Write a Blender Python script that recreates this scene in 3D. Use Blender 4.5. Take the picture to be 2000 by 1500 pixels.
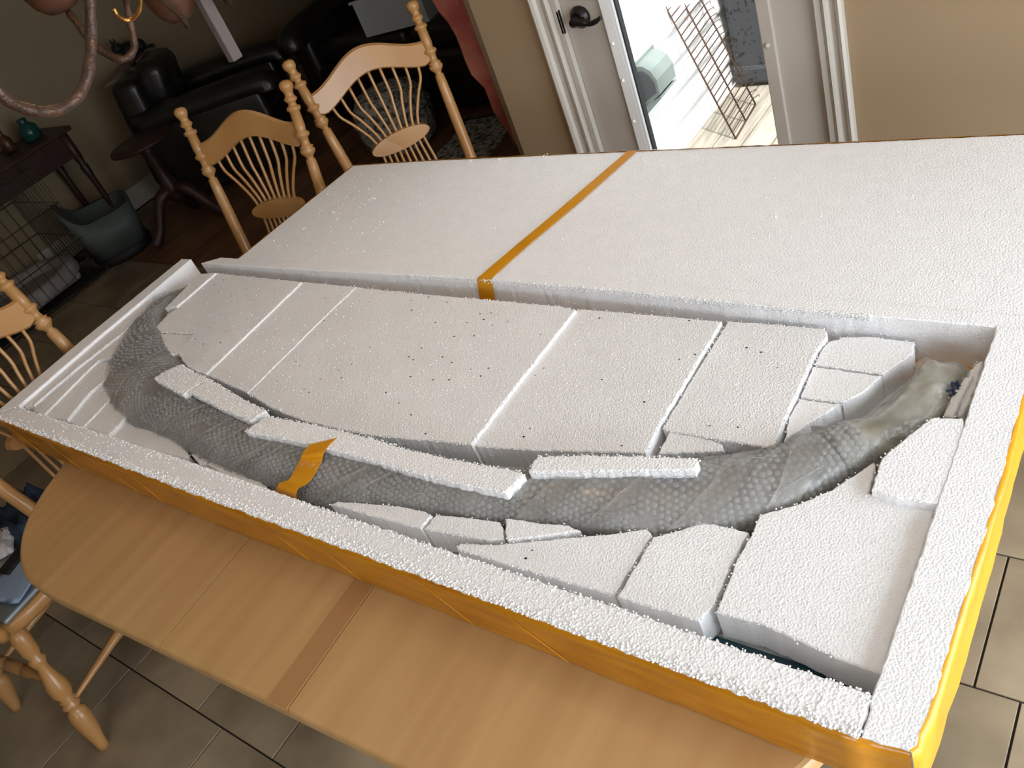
D={'cam':{'C':[2.34175,-0.40619,1.75263],'R':[[0.786637,0.518402,-0.335354],[0.130496,-0.670485,-0.730356],[-0.603468,0.530763,-0.595077]],'f':1658.16},'ZT':0.8413,'wall_front':[[-0.014,0.014],[0.021,0.003],[0.127,0.001],[0.566,-0.002],[0.956,-0.004],[1.378,-0.001],[1.685,0.0],[1.919,0.0],[2.101,0.0],[2.142,0.0],[2.142,0.026],[2.14,0.054],[1.961,0.055],[1.818,0.056],[1.649,0.055],[1.327,0.055],[0.817,0.061],[0.045,0.053]],'wall_left':[[-0.031,0.688],[0.018,0.689],[0.025,0.504],[0.027,0.333],[0.042,0.055],[-0.016,0.015],[-0.023,0.031],[-0.033,0.3]],'wall_right':[[2.14,0.055],[2.14,0.089],[2.14,0.327],[2.139,0.673],[2.141,0.677],[2.202,0.671],[2.199,0.509],[2.202,0.372],[2.2,0.179],[2.198,0.049],[2.195,0.027],[2.196,0.014],[2.19,0.007],[2.143,0.002],[2.142,0.027]],'wall_back':[[0.088,0.673],[0.565,0.68],[0.927,0.69],[1.131,0.695],[1.482,0.691],[1.595,0.686],[1.794,0.678],[1.963,0.674],[2.138,0.672],[2.213,0.667],[2.207,0.702],[2.067,0.705],[1.952,0.712],[1.78,0.715],[1.58,0.717],[1.465,0.724],[1.208,0.724],[0.908,0.715],[0.22,0.708],[0.149,0.708]],'lid':[[0.231,0.706],[0.317,0.707],[0.911,0.711],[1.211,0.721],[1.466,0.721],[1.582,0.714],[1.781,0.712],[1.953,0.709],[2.067,0.702]],'lidfar':[[2.046,1.224],[1.808,1.221],[1.26,1.22],[0.604,1.214],[0.263,1.202]],'blocks':[{'label':'narrow white foam block beside the thin tusk tip, leftmost of the back row','dz':-0.003,'th':0.05,'p':[[0.13,0.631],[0.203,0.642],[0.204,0.487],[0.161,0.475]]},{'label':'white foam block with a pointed left tip, second from the left in the back row','dz':-0.008,'th':0.052,'p':[[0.197,0.646],[0.579,0.642],[0.588,0.288],[0.553,0.288],[0.504,0.296],[0.453,0.313],[0.409,0.333],[0.392,0.324],[0.399,0.353],[0.388,0.405],[0.246,0.392],[0.205,0.404],[0.191,0.461],[0.202,0.487]]},{'label':'small triangular foam wedge under the pointed block at the left bend of the tusk','dz':-0.01,'th':0.045,'p':[[0.247,0.389],[0.317,0.397],[0.402,0.406],[0.405,0.378],[0.401,0.349],[0.386,0.325],[0.31,0.355]]},{'label':'speckled foam block third from the left in the back row, between two bright seams','dz':-0.012,'th':0.055,'p':[[0.575,0.647],[0.778,0.646],[0.773,0.529],[0.774,0.379],[0.774,0.264],[0.585,0.29]]},{'label':'widest black-speckled foam block in the middle of the back row','dz':-0.014,'th':0.055,'p':[[0.777,0.648],[0.956,0.645],[1.163,0.646],[1.3,0.646],[1.383,0.646],[1.418,0.639],[1.415,0.38],[1.416,0.265],[1.349,0.257],[1.281,0.247],[1.19,0.235],[1.101,0.231],[0.996,0.23],[0.878,0.243],[0.775,0.264],[0.774,0.379],[0.773,0.53]]},{'label':'lightly specked foam block just right of the widest back row block','dz':-0.021,'th':0.055,'p':[[1.413,0.65],[1.496,0.653],[1.605,0.653],[1.717,0.653],[1.718,0.516],[1.718,0.388],[1.724,0.33],[1.63,0.309],[1.531,0.287],[1.426,0.269],[1.412,0.271],[1.411,0.387]]},{'label':'square-cut foam block right of the lightly specked one, its far corner rounded','dz':-0.027,'th':0.055,'p':[[1.722,0.663],[1.812,0.665],[1.89,0.665],[1.899,0.657],[1.902,0.642],[1.896,0.615],[1.898,0.518],[1.9,0.45],[1.904,0.389],[1.857,0.389],[1.812,0.388],[1.733,0.387],[1.721,0.391],[1.721,0.505]]},{'label':'small foam sliver below the square-cut block, behind the right strip lying on the tusk','dz':-0.03,'th':0.03,'p':[[1.734,0.387],[1.772,0.39],[1.807,0.388],[1.827,0.383],[1.836,0.371],[1.772,0.351],[1.737,0.34]]},{'label':'topmost of three stacked right foam pieces, widest, touching the far wall gap','dz':-0.034,'th':0.05,'p':[[1.904,0.644],[1.916,0.649],[1.922,0.657],[1.959,0.664],[2.03,0.661],[2.035,0.634],[2.005,0.58],[1.899,0.585],[1.898,0.619]]},{'label':'middle of three foam pieces beside the curved white edge left of the tusk end','dz':-0.035,'th':0.05,'p':[[1.898,0.582],[2.005,0.578],[1.991,0.539],[1.967,0.509],[1.902,0.51],[1.9,0.533]]},{'label':'lowest, triangular one of three foam pieces left of the thick tusk end','dz':-0.036,'th':0.05,'p':[[1.902,0.507],[1.965,0.508],[1.93,0.454],[1.911,0.421],[1.911,0.411],[1.899,0.464]]},{'label':'very thin foam sliver against the left box wall, pointed at its far end','dz':-0.008,'th':0.05,'p':[[0.03,0.061],[0.021,0.199],[0.018,0.333],[0.022,0.5],[0.039,0.511],[0.071,0.475],[0.075,0.419],[0.093,0.375],[0.077,0.213],[0.083,0.074],[0.06,0.061]]},{'label':'thin foam strip second from the left box wall','dz':-0.013,'th':0.05,'p':[[0.09,0.069],[0.077,0.21],[0.084,0.278],[0.093,0.367],[0.15,0.306],[0.168,0.278],[0.118,0.263],[0.123,0.217],[0.157,0.058],[0.098,0.062]]},{'label':'foam slat third from the left box wall, ending at the tusk bend','dz':-0.018,'th':0.05,'p':[[0.138,0.066],[0.12,0.218],[0.116,0.262],[0.17,0.267],[0.225,0.223],[0.223,0.159],[0.258,0.069],[0.145,0.06]]},{'label':'foam slat fourth from the left box wall with a rounded far end','dz':-0.025,'th':0.05,'p':[[0.233,0.08],[0.218,0.16],[0.235,0.206],[0.265,0.21],[0.299,0.201],[0.318,0.19],[0.316,0.147],[0.331,0.066],[0.245,0.071]]},{'label':'tiny foam chip wedged beside the left bend of the wrapped tusk','dz':-0.028,'th':0.04,'p':[[0.336,0.169],[0.322,0.19],[0.337,0.191],[0.369,0.179],[0.384,0.164]]},{'label':'foam slat fifth from the left box wall, its far corner touching the tusk','dz':-0.029,'th':0.05,'p':[[0.318,0.072],[0.313,0.149],[0.336,0.166],[0.429,0.161],[0.442,0.072]]},{'label':'leaf-shaped foam block in the left front corner of the box in front of the tusk','dz':-0.038,'th':0.045,'p':[[0.434,0.074],[0.433,0.16],[0.473,0.15],[0.56,0.139],[0.606,0.14],[0.636,0.127],[0.71,0.104],[0.739,0.093],[0.745,0.081],[0.622,0.076]]},{'label':'tiny pointed foam triangle beside the front wall where the tusk nears it at left','dz':-0.036,'th':0.04,'p':[[0.746,0.094],[0.77,0.109],[0.815,0.103],[0.813,0.082],[0.801,0.076]]},{'label':'long thin foam wedge tapering right along the front wall left of the orange strap','dz':-0.036,'th':0.04,'p':[[0.819,0.082],[0.817,0.105],[0.829,0.106],[0.866,0.106],[0.976,0.092],[1.028,0.077],[1.061,0.073],[0.953,0.068]]},{'label':'tapered foam wedge just right of the orange strap by the front wall','dz':-0.022,'th':0.05,'p':[[1.218,0.077],[1.23,0.088],[1.274,0.098],[1.36,0.115],[1.416,0.12],[1.435,0.115],[1.432,0.086],[1.34,0.081],[1.252,0.079]]},{'label':'short foam block right of the tapered wedge, behind the front wall centre','dz':-0.024,'th':0.05,'p':[[1.437,0.115],[1.439,0.122],[1.495,0.132],[1.559,0.142],[1.571,0.133],[1.583,0.115],[1.57,0.107],[1.548,0.102],[1.437,0.088]]},{'label':'small jagged foam chip between the tusk and the long triangular front block','dz':-0.022,'th':0.045,'p':[[1.565,0.149],[1.587,0.154],[1.622,0.157],[1.672,0.168],[1.697,0.164],[1.648,0.139],[1.593,0.112],[1.58,0.124]]},{'label':'long triangular foam block with two black specks along the front wall','dz':-0.024,'th':0.055,'p':[[1.517,0.073],[1.517,0.085],[1.574,0.101],[1.675,0.145],[1.733,0.17],[1.788,0.198],[1.799,0.193],[1.801,0.185],[1.796,0.081],[1.724,0.078],[1.626,0.075],[1.558,0.074]]},{'label':'five-sided foam block in the front row left of the biggest block','dz':-0.02,'th':0.055,'p':[[1.806,0.185],[1.833,0.204],[1.865,0.231],[1.929,0.232],[1.927,0.177],[1.93,0.105],[1.926,0.098],[1.922,0.082],[1.868,0.08],[1.803,0.079]]},{'label':'biggest clean white foam block in the right front corner of the box','dz':-0.016,'th':0.055,'p':[[1.933,0.261],[1.976,0.293],[2.009,0.329],[2.047,0.39],[2.051,0.384],[2.055,0.335],[2.083,0.333],[2.138,0.33],[2.139,0.087],[2.094,0.088],[2.044,0.096],[1.992,0.102],[1.937,0.099],[1.932,0.184],[1.935,0.224],[1.935,0.242]]},{'label':'tall five-sided foam block between the thick tusk end and the right box wall','dz':-0.001,'th':0.055,'p':[[2.058,0.387],[2.074,0.422],[2.098,0.471],[2.103,0.475],[2.136,0.48],[2.14,0.475],[2.142,0.439],[2.144,0.327],[2.086,0.324],[2.061,0.329],[2.058,0.375]]},{'label':'slim foam wedge leaning beside the thick tusk end near the right box wall','dz':-0.028,'th':0.045,'p':[[2.106,0.505],[2.106,0.544],[2.115,0.589],[2.125,0.594],[2.119,0.506]]},{'label':'darker shaded foam offcut in the far right corner behind the slim wedge','dz':-0.036,'th':0.04,'p':[[2.114,0.607],[2.123,0.632],[2.13,0.636],[2.132,0.574],[2.127,0.518],[2.12,0.516]]}],'strips':[{'label':'rough foam strip lying on the tusk left bend, leftmost of the loose strips','z':0.8532584348586956,'th':0.016,'p':[[0.466,0.228],[0.475,0.254],[0.489,0.273],[0.508,0.287],[0.576,0.272],[0.648,0.263],[0.626,0.216],[0.624,0.203],[0.55,0.214]]},{'label':'short rough foam strip lying on the tusk left of the longest strip','z':0.8532584348586956,'th':0.016,'p':[[0.63,0.215],[0.653,0.262],[0.707,0.252],[0.806,0.232],[0.914,0.216],[0.898,0.18],[0.777,0.194]]},{'label':'longest white foam strip lying on the tusk with orange tape over it','z':0.8532584348586956,'th':0.018,'p':[[0.908,0.154],[0.928,0.204],[1.049,0.21],[1.22,0.212],[1.329,0.207],[1.444,0.211],[1.563,0.218],[1.574,0.214],[1.568,0.186],[1.563,0.172],[1.477,0.166],[1.364,0.164],[1.235,0.166],[1.094,0.165]]},{'label':'crumbly foam bar lying on the tusk right of the longest strip','z':0.8532584348586956,'th':0.022,'p':[[1.578,0.219],[1.572,0.242],[1.576,0.255],[1.658,0.278],[1.747,0.298],[1.822,0.314],[1.829,0.309],[1.83,0.291],[1.753,0.269],[1.66,0.242]]}],'tusk':[[0.0555,0.6165,0.0534],[0.052,0.579,0.0728],[0.064,0.5045,0.0885],[0.1125,0.4215,0.0835],[0.1865,0.351,0.0973],[0.2725,0.2915,0.1098],[0.374,0.2455,0.1052],[0.4985,0.2175,0.0988],[0.6425,0.1925,0.0777],[0.8155,0.163,0.0719],[0.9865,0.1535,0.0697],[1.1975,0.153,0.07],[1.3485,0.174,0.056],[1.5125,0.1925,0.0534],[1.6555,0.2295,0.0574],[1.774,0.26,0.07],[1.8665,0.297,0.0688],[1.9315,0.344,0.0565],[1.99,0.41,0.0459],[2.036,0.467,0.0356],[2.065,0.5265,0.0363],[2.082,0.587,0.0365],[2.0855,0.619,0.0338]],'strapL':[[1.104,0.162,0.855],[1.106,0.142,0.855],[1.111,0.132,0.854],[1.096,0.129,0.84],[1.104,0.106,0.839],[1.105,0.089,0.837],[1.084,0.082,0.831],[1.083,0.071,0.829],[1.065,0.069,0.811]],'strapR':[[1.153,0.192,0.855],[1.15,0.169,0.855],[1.154,0.152,0.854],[1.147,0.142,0.84],[1.156,0.11,0.839],[1.153,0.092,0.837],[1.136,0.082,0.831],[1.141,0.069,0.829],[1.134,0.068,0.811]],'tapeL':[[1.242,1.217,0.843],[1.193,0.978,0.843],[1.155,0.805,0.843],[1.135,0.706,0.843],[1.132,0.693,0.84],[1.113,0.692,0.783]],'tapeR':[[1.268,1.217,0.843],[1.228,0.991,0.843],[1.19,0.819,0.843],[1.172,0.708,0.843],[1.172,0.695,0.84],[1.158,0.692,0.786]],'specks':{'3':[[0.501,0.626],[0.547,0.629],[0.526,0.575],[0.447,0.571],[0.713,0.594],[0.727,0.596]],'1':[[0.26,0.618],[0.246,0.594],[0.396,0.593],[0.369,0.559],[0.437,0.564],[0.476,0.549],[0.158,0.533],[0.218,0.488],[0.414,0.481],[0.423,0.434],[0.509,0.435],[0.497,0.429],[0.522,0.391],[0.466,0.377],[0.524,0.327],[0.383,0.388],[0.415,0.389]],'4':[[0.867,0.645],[0.879,0.641],[0.863,0.598],[1.011,0.586],[1.024,0.635],[1.088,0.624],[1.106,0.556],[0.78,0.519],[0.793,0.47],[0.99,0.457],[1.129,0.476],[0.984,0.4],[0.819,0.38],[0.842,0.37],[0.965,0.377],[0.991,0.359],[0.823,0.314],[0.938,0.344],[0.92,0.309],[0.942,0.303],[1.142,0.28],[1.138,0.342],[1.19,0.323],[1.241,0.301],[1.164,0.394],[1.134,0.44],[1.117,0.446],[1.26,0.403],[1.224,0.396],[1.306,0.266],[0.985,0.618],[1.201,0.598],[1.226,0.604],[1.222,0.582],[1.187,0.567],[1.255,0.568],[1.284,0.584],[1.185,0.522],[1.232,0.531],[1.289,0.439],[1.2,0.46],[1.233,0.449],[1.327,0.449],[1.324,0.426],[1.383,0.557]],'5':[[1.475,0.629],[1.437,0.477],[1.431,0.456],[1.567,0.47],[1.656,0.646],[1.705,0.561],[1.683,0.544],[1.669,0.434],[1.678,0.334],[1.498,0.331],[1.497,0.311],[1.298,0.271]],'6':[[1.782,0.598],[1.81,0.591],[1.794,0.412],[1.838,0.419],[1.849,0.559]],'23':[[1.641,0.11],[1.639,0.094]]},'tab':[[0.262,-0.01],[0.295,-0.082],[0.338,-0.149],[0.386,-0.196],[0.44,-0.23],[0.495,-0.254],[0.556,-0.267],[0.663,-0.269],[0.762,-0.265],[0.852,-0.259],[1.02,-0.251]],'j1':[[1.1062,0.3328,1.7221],[1.1137,0.3035,1.685],[1.1177,0.2636,1.6387],[1.1103,0.2435,1.6058],[1.1129,0.2201,1.58],[1.1147,0.1948,1.5589],[1.1149,0.1676,1.5465],[1.1138,0.1403,1.5446],[1.1134,0.1167,1.5522],[1.1145,0.0985,1.5664],[1.1179,0.0861,1.5829],[1.1234,0.0787,1.6012],[1.1216,0.0812,1.6263],[1.1245,0.0945,1.653],[1.1296,0.1109,1.6774]],'j2':[[0.6475,0.6538,1.6754],[0.5913,0.651,1.6085],[0.5389,0.6522,1.5538],[0.5342,0.6367,1.5181],[0.531,0.6234,1.486],[0.5279,0.6132,1.4687],[0.5208,0.598,1.4599],[0.5115,0.5816,1.462],[0.484,0.5771,1.4762],[0.4585,0.5779,1.499],[0.435,0.5833,1.5273],[0.4142,0.592,1.5516],[0.3939,0.6002,1.5705]],'curl':[[0.6965,0.5263,1.5692],[0.6976,0.5257,1.5567],[0.7189,0.5205,1.5474],[0.7252,0.5305,1.5431],[0.749,0.5326,1.5487],[0.7631,0.5388,1.5593],[0.7749,0.542,1.5752],[0.7742,0.5443,1.5947]],'bell':[0.3907,0.5969,1.5878],'plank':[[-1.1243,1.8821,1.1281]],'rack':[[0.661,2.929,-0.08],[0.634,3.248,-0.08],[0.44,3.011,0.451],[0.44,3.229,0.486]]}
import bpy, bmesh, math, random
from mathutils import Vector, Matrix, noise
random.seed(7)
for o in list(bpy.data.objects): bpy.data.objects.remove(o)
SC = bpy.context.scene
COL = SC.collection
ZT = D['ZT']; ZTAB = 0.75
PI = math.pi
# ------------------------------------------------------------------ camera
cd = bpy.data.cameras.new('camera'); cam = bpy.data.objects.new('camera', cd); COL.objects.link(cam)
cd.sensor_width = 36.0; cd.lens = D['cam']['f'] / 2000 * 36.0
cd.clip_start = 0.02
Rm = Matrix(D['cam']['R']).transposed()
Rb = Rm @ Matrix(((1, 0, 0), (0, -1, 0), (0, 0, -1)))
cam.matrix_world = Matrix.Translation(Vector(D['cam']['C'])) @ Rb.to_4x4()
SC.camera = cam
# ------------------------------------------------------------------ world, lights, exposure
w = bpy.data.worlds.new('overcast_sky'); SC.world = w; w.use_nodes = True
bg = w.node_tree.nodes['Background']; bg.inputs[0].default_value = (0.86, 0.93, 1.0, 1); bg.inputs[1].default_value = 3.6
def area(name, loc, target, sx, sy, power, col):
    l = bpy.data.lights.new(name, 'AREA'); l.shape = 'RECTANGLE'; l.size = sx; l.size_y = sy; l.energy = power; l.color = col
    o = bpy.data.objects.new(name, l); COL.objects.link(o); o.location = loc
    o.rotation_euler = (Vector(target) - Vector(loc)).to_track_quat('-Z', 'Y').to_euler(); return o
area('daylight_through_patio_door', (3.66, 0.35, 1.05), (1.0, 0.35, 0.95), 2.1, 1.6, 50, (0.85, 0.925, 1.0))
area('fill_through_added_window', (2.75, -2.68, 1.6), (2.0, 0.3, 0.7), 1.3, 1.0, 20, (0.90, 0.95, 1.0))  # added fill lamp, brightens the right front of the box and table
sl = bpy.data.lights.new('sun', 'SUN'); sl.energy = 5.0; sl.angle = .05; sl.color = (1, .97, .92)
so = bpy.data.objects.new('sun', sl); COL.objects.link(so); so.rotation_euler = Vector((-.38, .28, -.88)).to_track_quat('-Z', 'Y').to_euler()
SC.view_settings.view_transform = 'Standard'; SC.view_settings.look = 'None'
SC.view_settings.gamma = 1.0; SC.view_settings.use_curve_mapping = False
SC.view_settings.exposure = 0.06

# ------------------------------------------------------------------ materials
def mat(name, col, rough=0.6, col2=None, scale=8.0, stretch=(1, 1, 1), bump=0.0, bscale=None, metal=0.0, coat=0.0,
        bead=0.0, beadscale=260.0, spec=0.5, detail=3.0, randcol=0.0, lo=0.35, hi=0.65, rot=0.0, trans=0.0, alpha=1.0, ior=1.45):
    m = bpy.data.materials.new(name); m.use_nodes = True; nt = m.node_tree; N = nt.nodes; L = nt.links
    b = N['Principled BSDF']; b.inputs['Base Color'].default_value = (*col, 1); b.inputs['Roughness'].default_value = rough
    b.inputs['Metallic'].default_value = metal; b.inputs['Specular IOR Level'].default_value = spec
    b.inputs['Coat Weight'].default_value = coat; b.inputs['Coat Roughness'].default_value = 0.12
    b.inputs['Transmission Weight'].default_value = trans; b.inputs['Alpha'].default_value = alpha; b.inputs['IOR'].default_value = ior
    tc = N.new('ShaderNodeTexCoord'); mp = N.new('ShaderNodeMapping'); L.new(tc.outputs['Object'], mp.inputs[0])
    mp.inputs['Scale'].default_value = stretch; mp.inputs['Rotation'].default_value = (0, 0, rot)
    last = None
    if col2:
        nz = N.new('ShaderNodeTexNoise'); nz.inputs['Scale'].default_value = scale; nz.inputs['Detail'].default_value = detail
        L.new(mp.outputs[0], nz.inputs[0])
        rp = N.new('ShaderNodeMapRange'); rp.inputs[1].default_value = lo; rp.inputs[2].default_value = hi; L.new(nz.outputs[0], rp.inputs[0])
        mx = N.new('ShaderNodeMix'); mx.data_type = 'RGBA'; mx.inputs[6].default_value = (*col, 1); mx.inputs[7].default_value = (*col2, 1)
        L.new(rp.outputs[0], mx.inputs[0]); last = mx.outputs[2]
        if randcol:
            oi = N.new('ShaderNodeObjectInfo'); hs = N.new('ShaderNodeHueSaturation'); mr = N.new('ShaderNodeMapRange')
            mr.inputs[3].default_value = 1 - randcol; mr.inputs[4].default_value = 1 + randcol
            L.new(oi.outputs['Random'], mr.inputs[0]); L.new(mr.outputs[0], hs.inputs['Value']); L.new(last, hs.inputs['Color']); last = hs.outputs[0]
            ad = N.new('ShaderNodeVectorMath'); ad.operation = 'ADD'; sc = N.new('ShaderNodeVectorMath'); sc.operation = 'SCALE'
            sc.inputs[0].default_value = (7, 13, 5); L.new(oi.outputs['Random'], sc.inputs['Scale'])
            L.new(mp.outputs[0], ad.inputs[0]); L.new(sc.outputs[0], ad.inputs[1]); L.new(ad.outputs[0], nz.inputs[0])
        L.new(last, b.inputs['Base Color'])
    h = None
    if bump:
        nb = N.new('ShaderNodeTexNoise'); nb.inputs['Scale'].default_value = bscale or scale * 4; nb.inputs['Detail'].default_value = 4
        L.new(mp.outputs[0], nb.inputs[0]); bn = N.new('ShaderNodeBump'); bn.inputs['Strength'].default_value = bump; bn.inputs['Distance'].default_value = 0.004
        L.new(nb.outputs[0], bn.inputs['Height']); L.new(bn.outputs[0], b.inputs['Normal']); h = bn
    if bead:
        vo = N.new('ShaderNodeTexVoronoi'); vo.inputs['Scale'].default_value = beadscale; L.new(tc.outputs['Object'], vo.inputs['Vector'])
        mr = N.new('ShaderNodeMapRange'); mr.inputs[1].default_value = 0; mr.inputs[2].default_value = .75; mr.inputs[3].default_value = 1; mr.inputs[4].default_value = 0
        L.new(vo.outputs['Distance'], mr.inputs[0])
        bn = N.new('ShaderNodeBump'); bn.inputs['Strength'].default_value = bead; bn.inputs['Distance'].default_value = 0.0016
        L.new(mr.outputs[0], bn.inputs['Height'])
        if h: L.new(h.outputs[0], bn.inputs['Normal'])
        L.new(bn.outputs[0], b.inputs['Normal'])
    return m
M = {}
M['foam'] = mat('white_foam', (.90, .90, .91), .6, (.93, .93, .94), 30, bead=.48, beadscale=300, spec=.35, bump=.03, bscale=60)
M['foam2'] = mat('reused_foam', (.84, .83, .83), .62, (.88, .875, .875), 9, bead=.60, beadscale=310, spec=.35, bump=.03, bscale=60)
M['foam3'] = mat('cut_foam', (.91, .905, .91), .6, (.94, .935, .94), 40, bead=.6, beadscale=270, spec=.35, bump=.06, bscale=90)
for k_, r_ in (('foam', .22), ('foam2', .18), ('foam3', .22)):
    b_ = M[k_].node_tree.nodes['Principled BSDF']; b_.inputs['Subsurface Weight'].default_value = r_; b_.inputs['Subsurface Radius'].default_value = (1, .95, .9); b_.inputs['Subsurface Scale'].default_value = .010
M['bead'] = mat('foam_bead', (.93, .925, .925), .5)
M['speck'] = mat('black_speck', (.02, .02, .02), .7)
M['tape'] = mat('orange_tape', (.60, .245, .006), .30, (.40, .14, .004), 9, (1, 1, 5), .5, 16, coat=.5, lo=.3, hi=.75, rot=.3)
M['tape2'] = mat('bright_orange_tape', (.74, .33, .008), .36, (.64, .26, .005), 10, coat=.15, bump=.1, bscale=60)
M['table'] = mat('maple', (.56, .335, .142), .34, (.46, .26, .10), 2.6, (9, .8, 1), 0, lo=.3, hi=.72, coat=.12, rot=-.045)
M['table2'] = mat('dark_maple_strip', (.43, .23, .09), .38, (.38, .195, .075), 3, (9, .8, 1), coat=.12)
M['seam'] = mat('dark_table_seam', (.10, .05, .02), .8)
M['chair'] = mat('honey_oak', (.50, .275, .105), .34, (.40, .20, .065), 5, (1, 1, .25), .06, 60, coat=.2)
M['tile'] = mat('stone_tile', (.38, .30, .195), .40, (.19, .142, .092), 3.4, (1, 1, 1), .25, 14, randcol=.14, detail=6, lo=.36, hi=.66)
M['grout'] = mat('grout', (.035, .026, .02), .9)
M['wood'] = mat('red_brown_floorboard', (.22, .105, .05), .4, (.13, .06, .03), 4, (6, 1, 1), randcol=.2)
M['wall'] = mat('beige_wall', (.315, .228, .135), .85, (.30, .215, .125), 3, bump=.05, bscale=120)
M['wall2'] = mat('living_wall', (.30, .235, .145), .9, (.28, .215, .13), 3)
M['ceil'] = mat('ceiling_white', (.60, .57, .52), .9)
M['trim'] = mat('white_trim', (.52, .485, .43), .5)
M['door'] = mat('painted_door', (.44, .395, .345), .5)
M['alu'] = mat('white_frame', (.85, .86, .86), .35)
M['gasket'] = mat('black_gasket', (.02, .02, .02), .6)
M['iron'] = mat('black_handle', (.025, .02, .018), .28, metal=.6)
M['leather'] = mat('black_leather', (.009, .007, .006), .33, (.02, .016, .014), 6, bump=.5, bscale=18, coat=.15)
M['black'] = mat('matte_black', (.010, .009, .009), .7)
M['darkwood'] = mat('dark_walnut', (.045, .018, .012), .45, (.03, .012, .008), 8)
M['bronze'] = mat('antique_bronze', (.08, .038, .019), .42, (.042, .022, .014), 60, metal=.35, bump=.8, bscale=110)
M['copper'] = mat('bright_copper', (.55, .27, .08), .25, metal=.9)
M['wire'] = mat('wire', (.10, .085, .06), .5, metal=.5)
M['rust'] = mat('rusty_wire', (.07, .035, .022), .7)
M['fleece'] = mat('grey_fleece', (.40, .37, .36), .95, (.30, .27, .27), 14, bump=.8, bscale=40)
M['bin'] = mat('grey_green_plastic', (.10, .125, .115), .55, (.08, .10, .09), 6)
M['bin2'] = mat('black_plastic', (.02, .02, .022), .6)
M['red'] = mat('faded_red_cloth', (.36, .085, .075), .9, (.50, .20, .13), 7, bump=.6, bscale=14)
M['siding'] = mat('white_vinyl', (.86, .87, .85), .5)
M['deck'] = mat('weathered_deck', (.42, .38, .31), .85, (.27, .245, .20), 4, (9, 1, 1), .3, 30, randcol=.12)
M['vent'] = mat('grey_green_vent', (.23, .27, .25), .5)
M['mesh'] = mat('vent_screen', (.10, .11, .12), .7)
M['grill'] = mat('charcoal_cover', (.055, .058, .065), .8, (.02, .02, .024), 38, lo=.58, hi=.64)
M['stone'] = mat('grey_tweed', (.42, .41, .38), .95, (.06, .06, .055), 34, bump=.9, bscale=45, lo=.42, hi=.62)
M['plastic'] = mat('clear_storage_plastic', (.80, .88, .95), .25, alpha=.55)
M['blue'] = mat('blue_lid', (.02, .16, .42), .4)
M['navy'] = mat('navy_cloth', (.012, .02, .04), .9, (.03, .05, .08), 12)
M['paper'] = mat('paper', (.55, .53, .53), .8)
M['paleblue'] = mat('pale_blue_paper', (.28, .38, .55), .7)
M['silver'] = mat('grey_tray', (.22, .25, .27), .35, metal=.3)
M['teal'] = mat('teal_glass', (.01, .06, .05), .2)
M['blueplastic'] = mat('dark_blue_sheet', (.02, .06, .08), .5)
M['cream'] = mat('cream_cloth', (.26, .20, .17), .9, bump=.4, bscale=20)
M['strip'] = mat('dusty_strip', (.11, .09, .085), .8)
M['amber'] = mat('amber_glass', (.085, .03, .015), .35, (.05, .02, .01), 12)
M['ink'] = mat('blue_marker', (.015, .025, .10), .4)

def film(name, col, a, rough, col2=None, scale=30):
    m = mat(name, col, rough, col2, scale, bump=.6, bscale=70, spec=.8); nt = m.node_tree; N = nt.nodes
    b = N['Principled BSDF']; tr = N.new('ShaderNodeBsdfTransparent'); tr.inputs[0].default_value = (.97, .97, .97, 1); mx = N.new('ShaderNodeMixShader'); mx.inputs[0].default_value = a
    nt.links.new(tr.outputs[0], mx.inputs[1]); nt.links.new(b.outputs[0], mx.inputs[2]); nt.links.new(mx.outputs[0], N['Material Output'].inputs[0]); return m
M['wrap'] = mat('bubble_wrap_over_dark_core', (.19, .185, .178), .28, (.33, .325, .315), 9, (1, 1, 1), .7, 60, lo=.3, hi=.7, spec=.6, coat=.25)
M['bubble'] = film('bubble_plastic', (.60, .60, .59), .22, .07)
M['fold'] = film('folded_plastic', (.46, .44, .41), .36, .25, (.36, .34, .31))
M['tusk'] = mat('cream_tusk_under_film', (.40, .37, .27), .22, (.22, .20, .14), 14, (1, 1, 1), 1.0, 55, coat=.9, lo=.35, hi=.7, spec=.8)
M['clear'] = film('crinkled_clear_film', (.62, .61, .56), .42, .07, (.34, .33, .29), 26)
def glass(name):
    m = bpy.data.materials.new(name); m.use_nodes = True; nt = m.node_tree; N = nt.nodes; N.remove(N['Principled BSDF'])
    t = N.new('ShaderNodeBsdfTransparent'); g = N.new('ShaderNodeBsdfGlossy'); g.inputs['Roughness'].default_value = .02
    f = N.new('ShaderNodeFresnel'); f.inputs[0].default_value = 1.25; mx = N.new('ShaderNodeMixShader')
    nt.links.new(f.outputs[0], mx.inputs[0]); nt.links.new(t.outputs[0], mx.inputs[1]); nt.links.new(g.outputs[0], mx.inputs[2]); nt.links.new(mx.outputs[0], N['Material Output'].inputs[0]); return m
M['glass'] = glass('door_glass')

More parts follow.
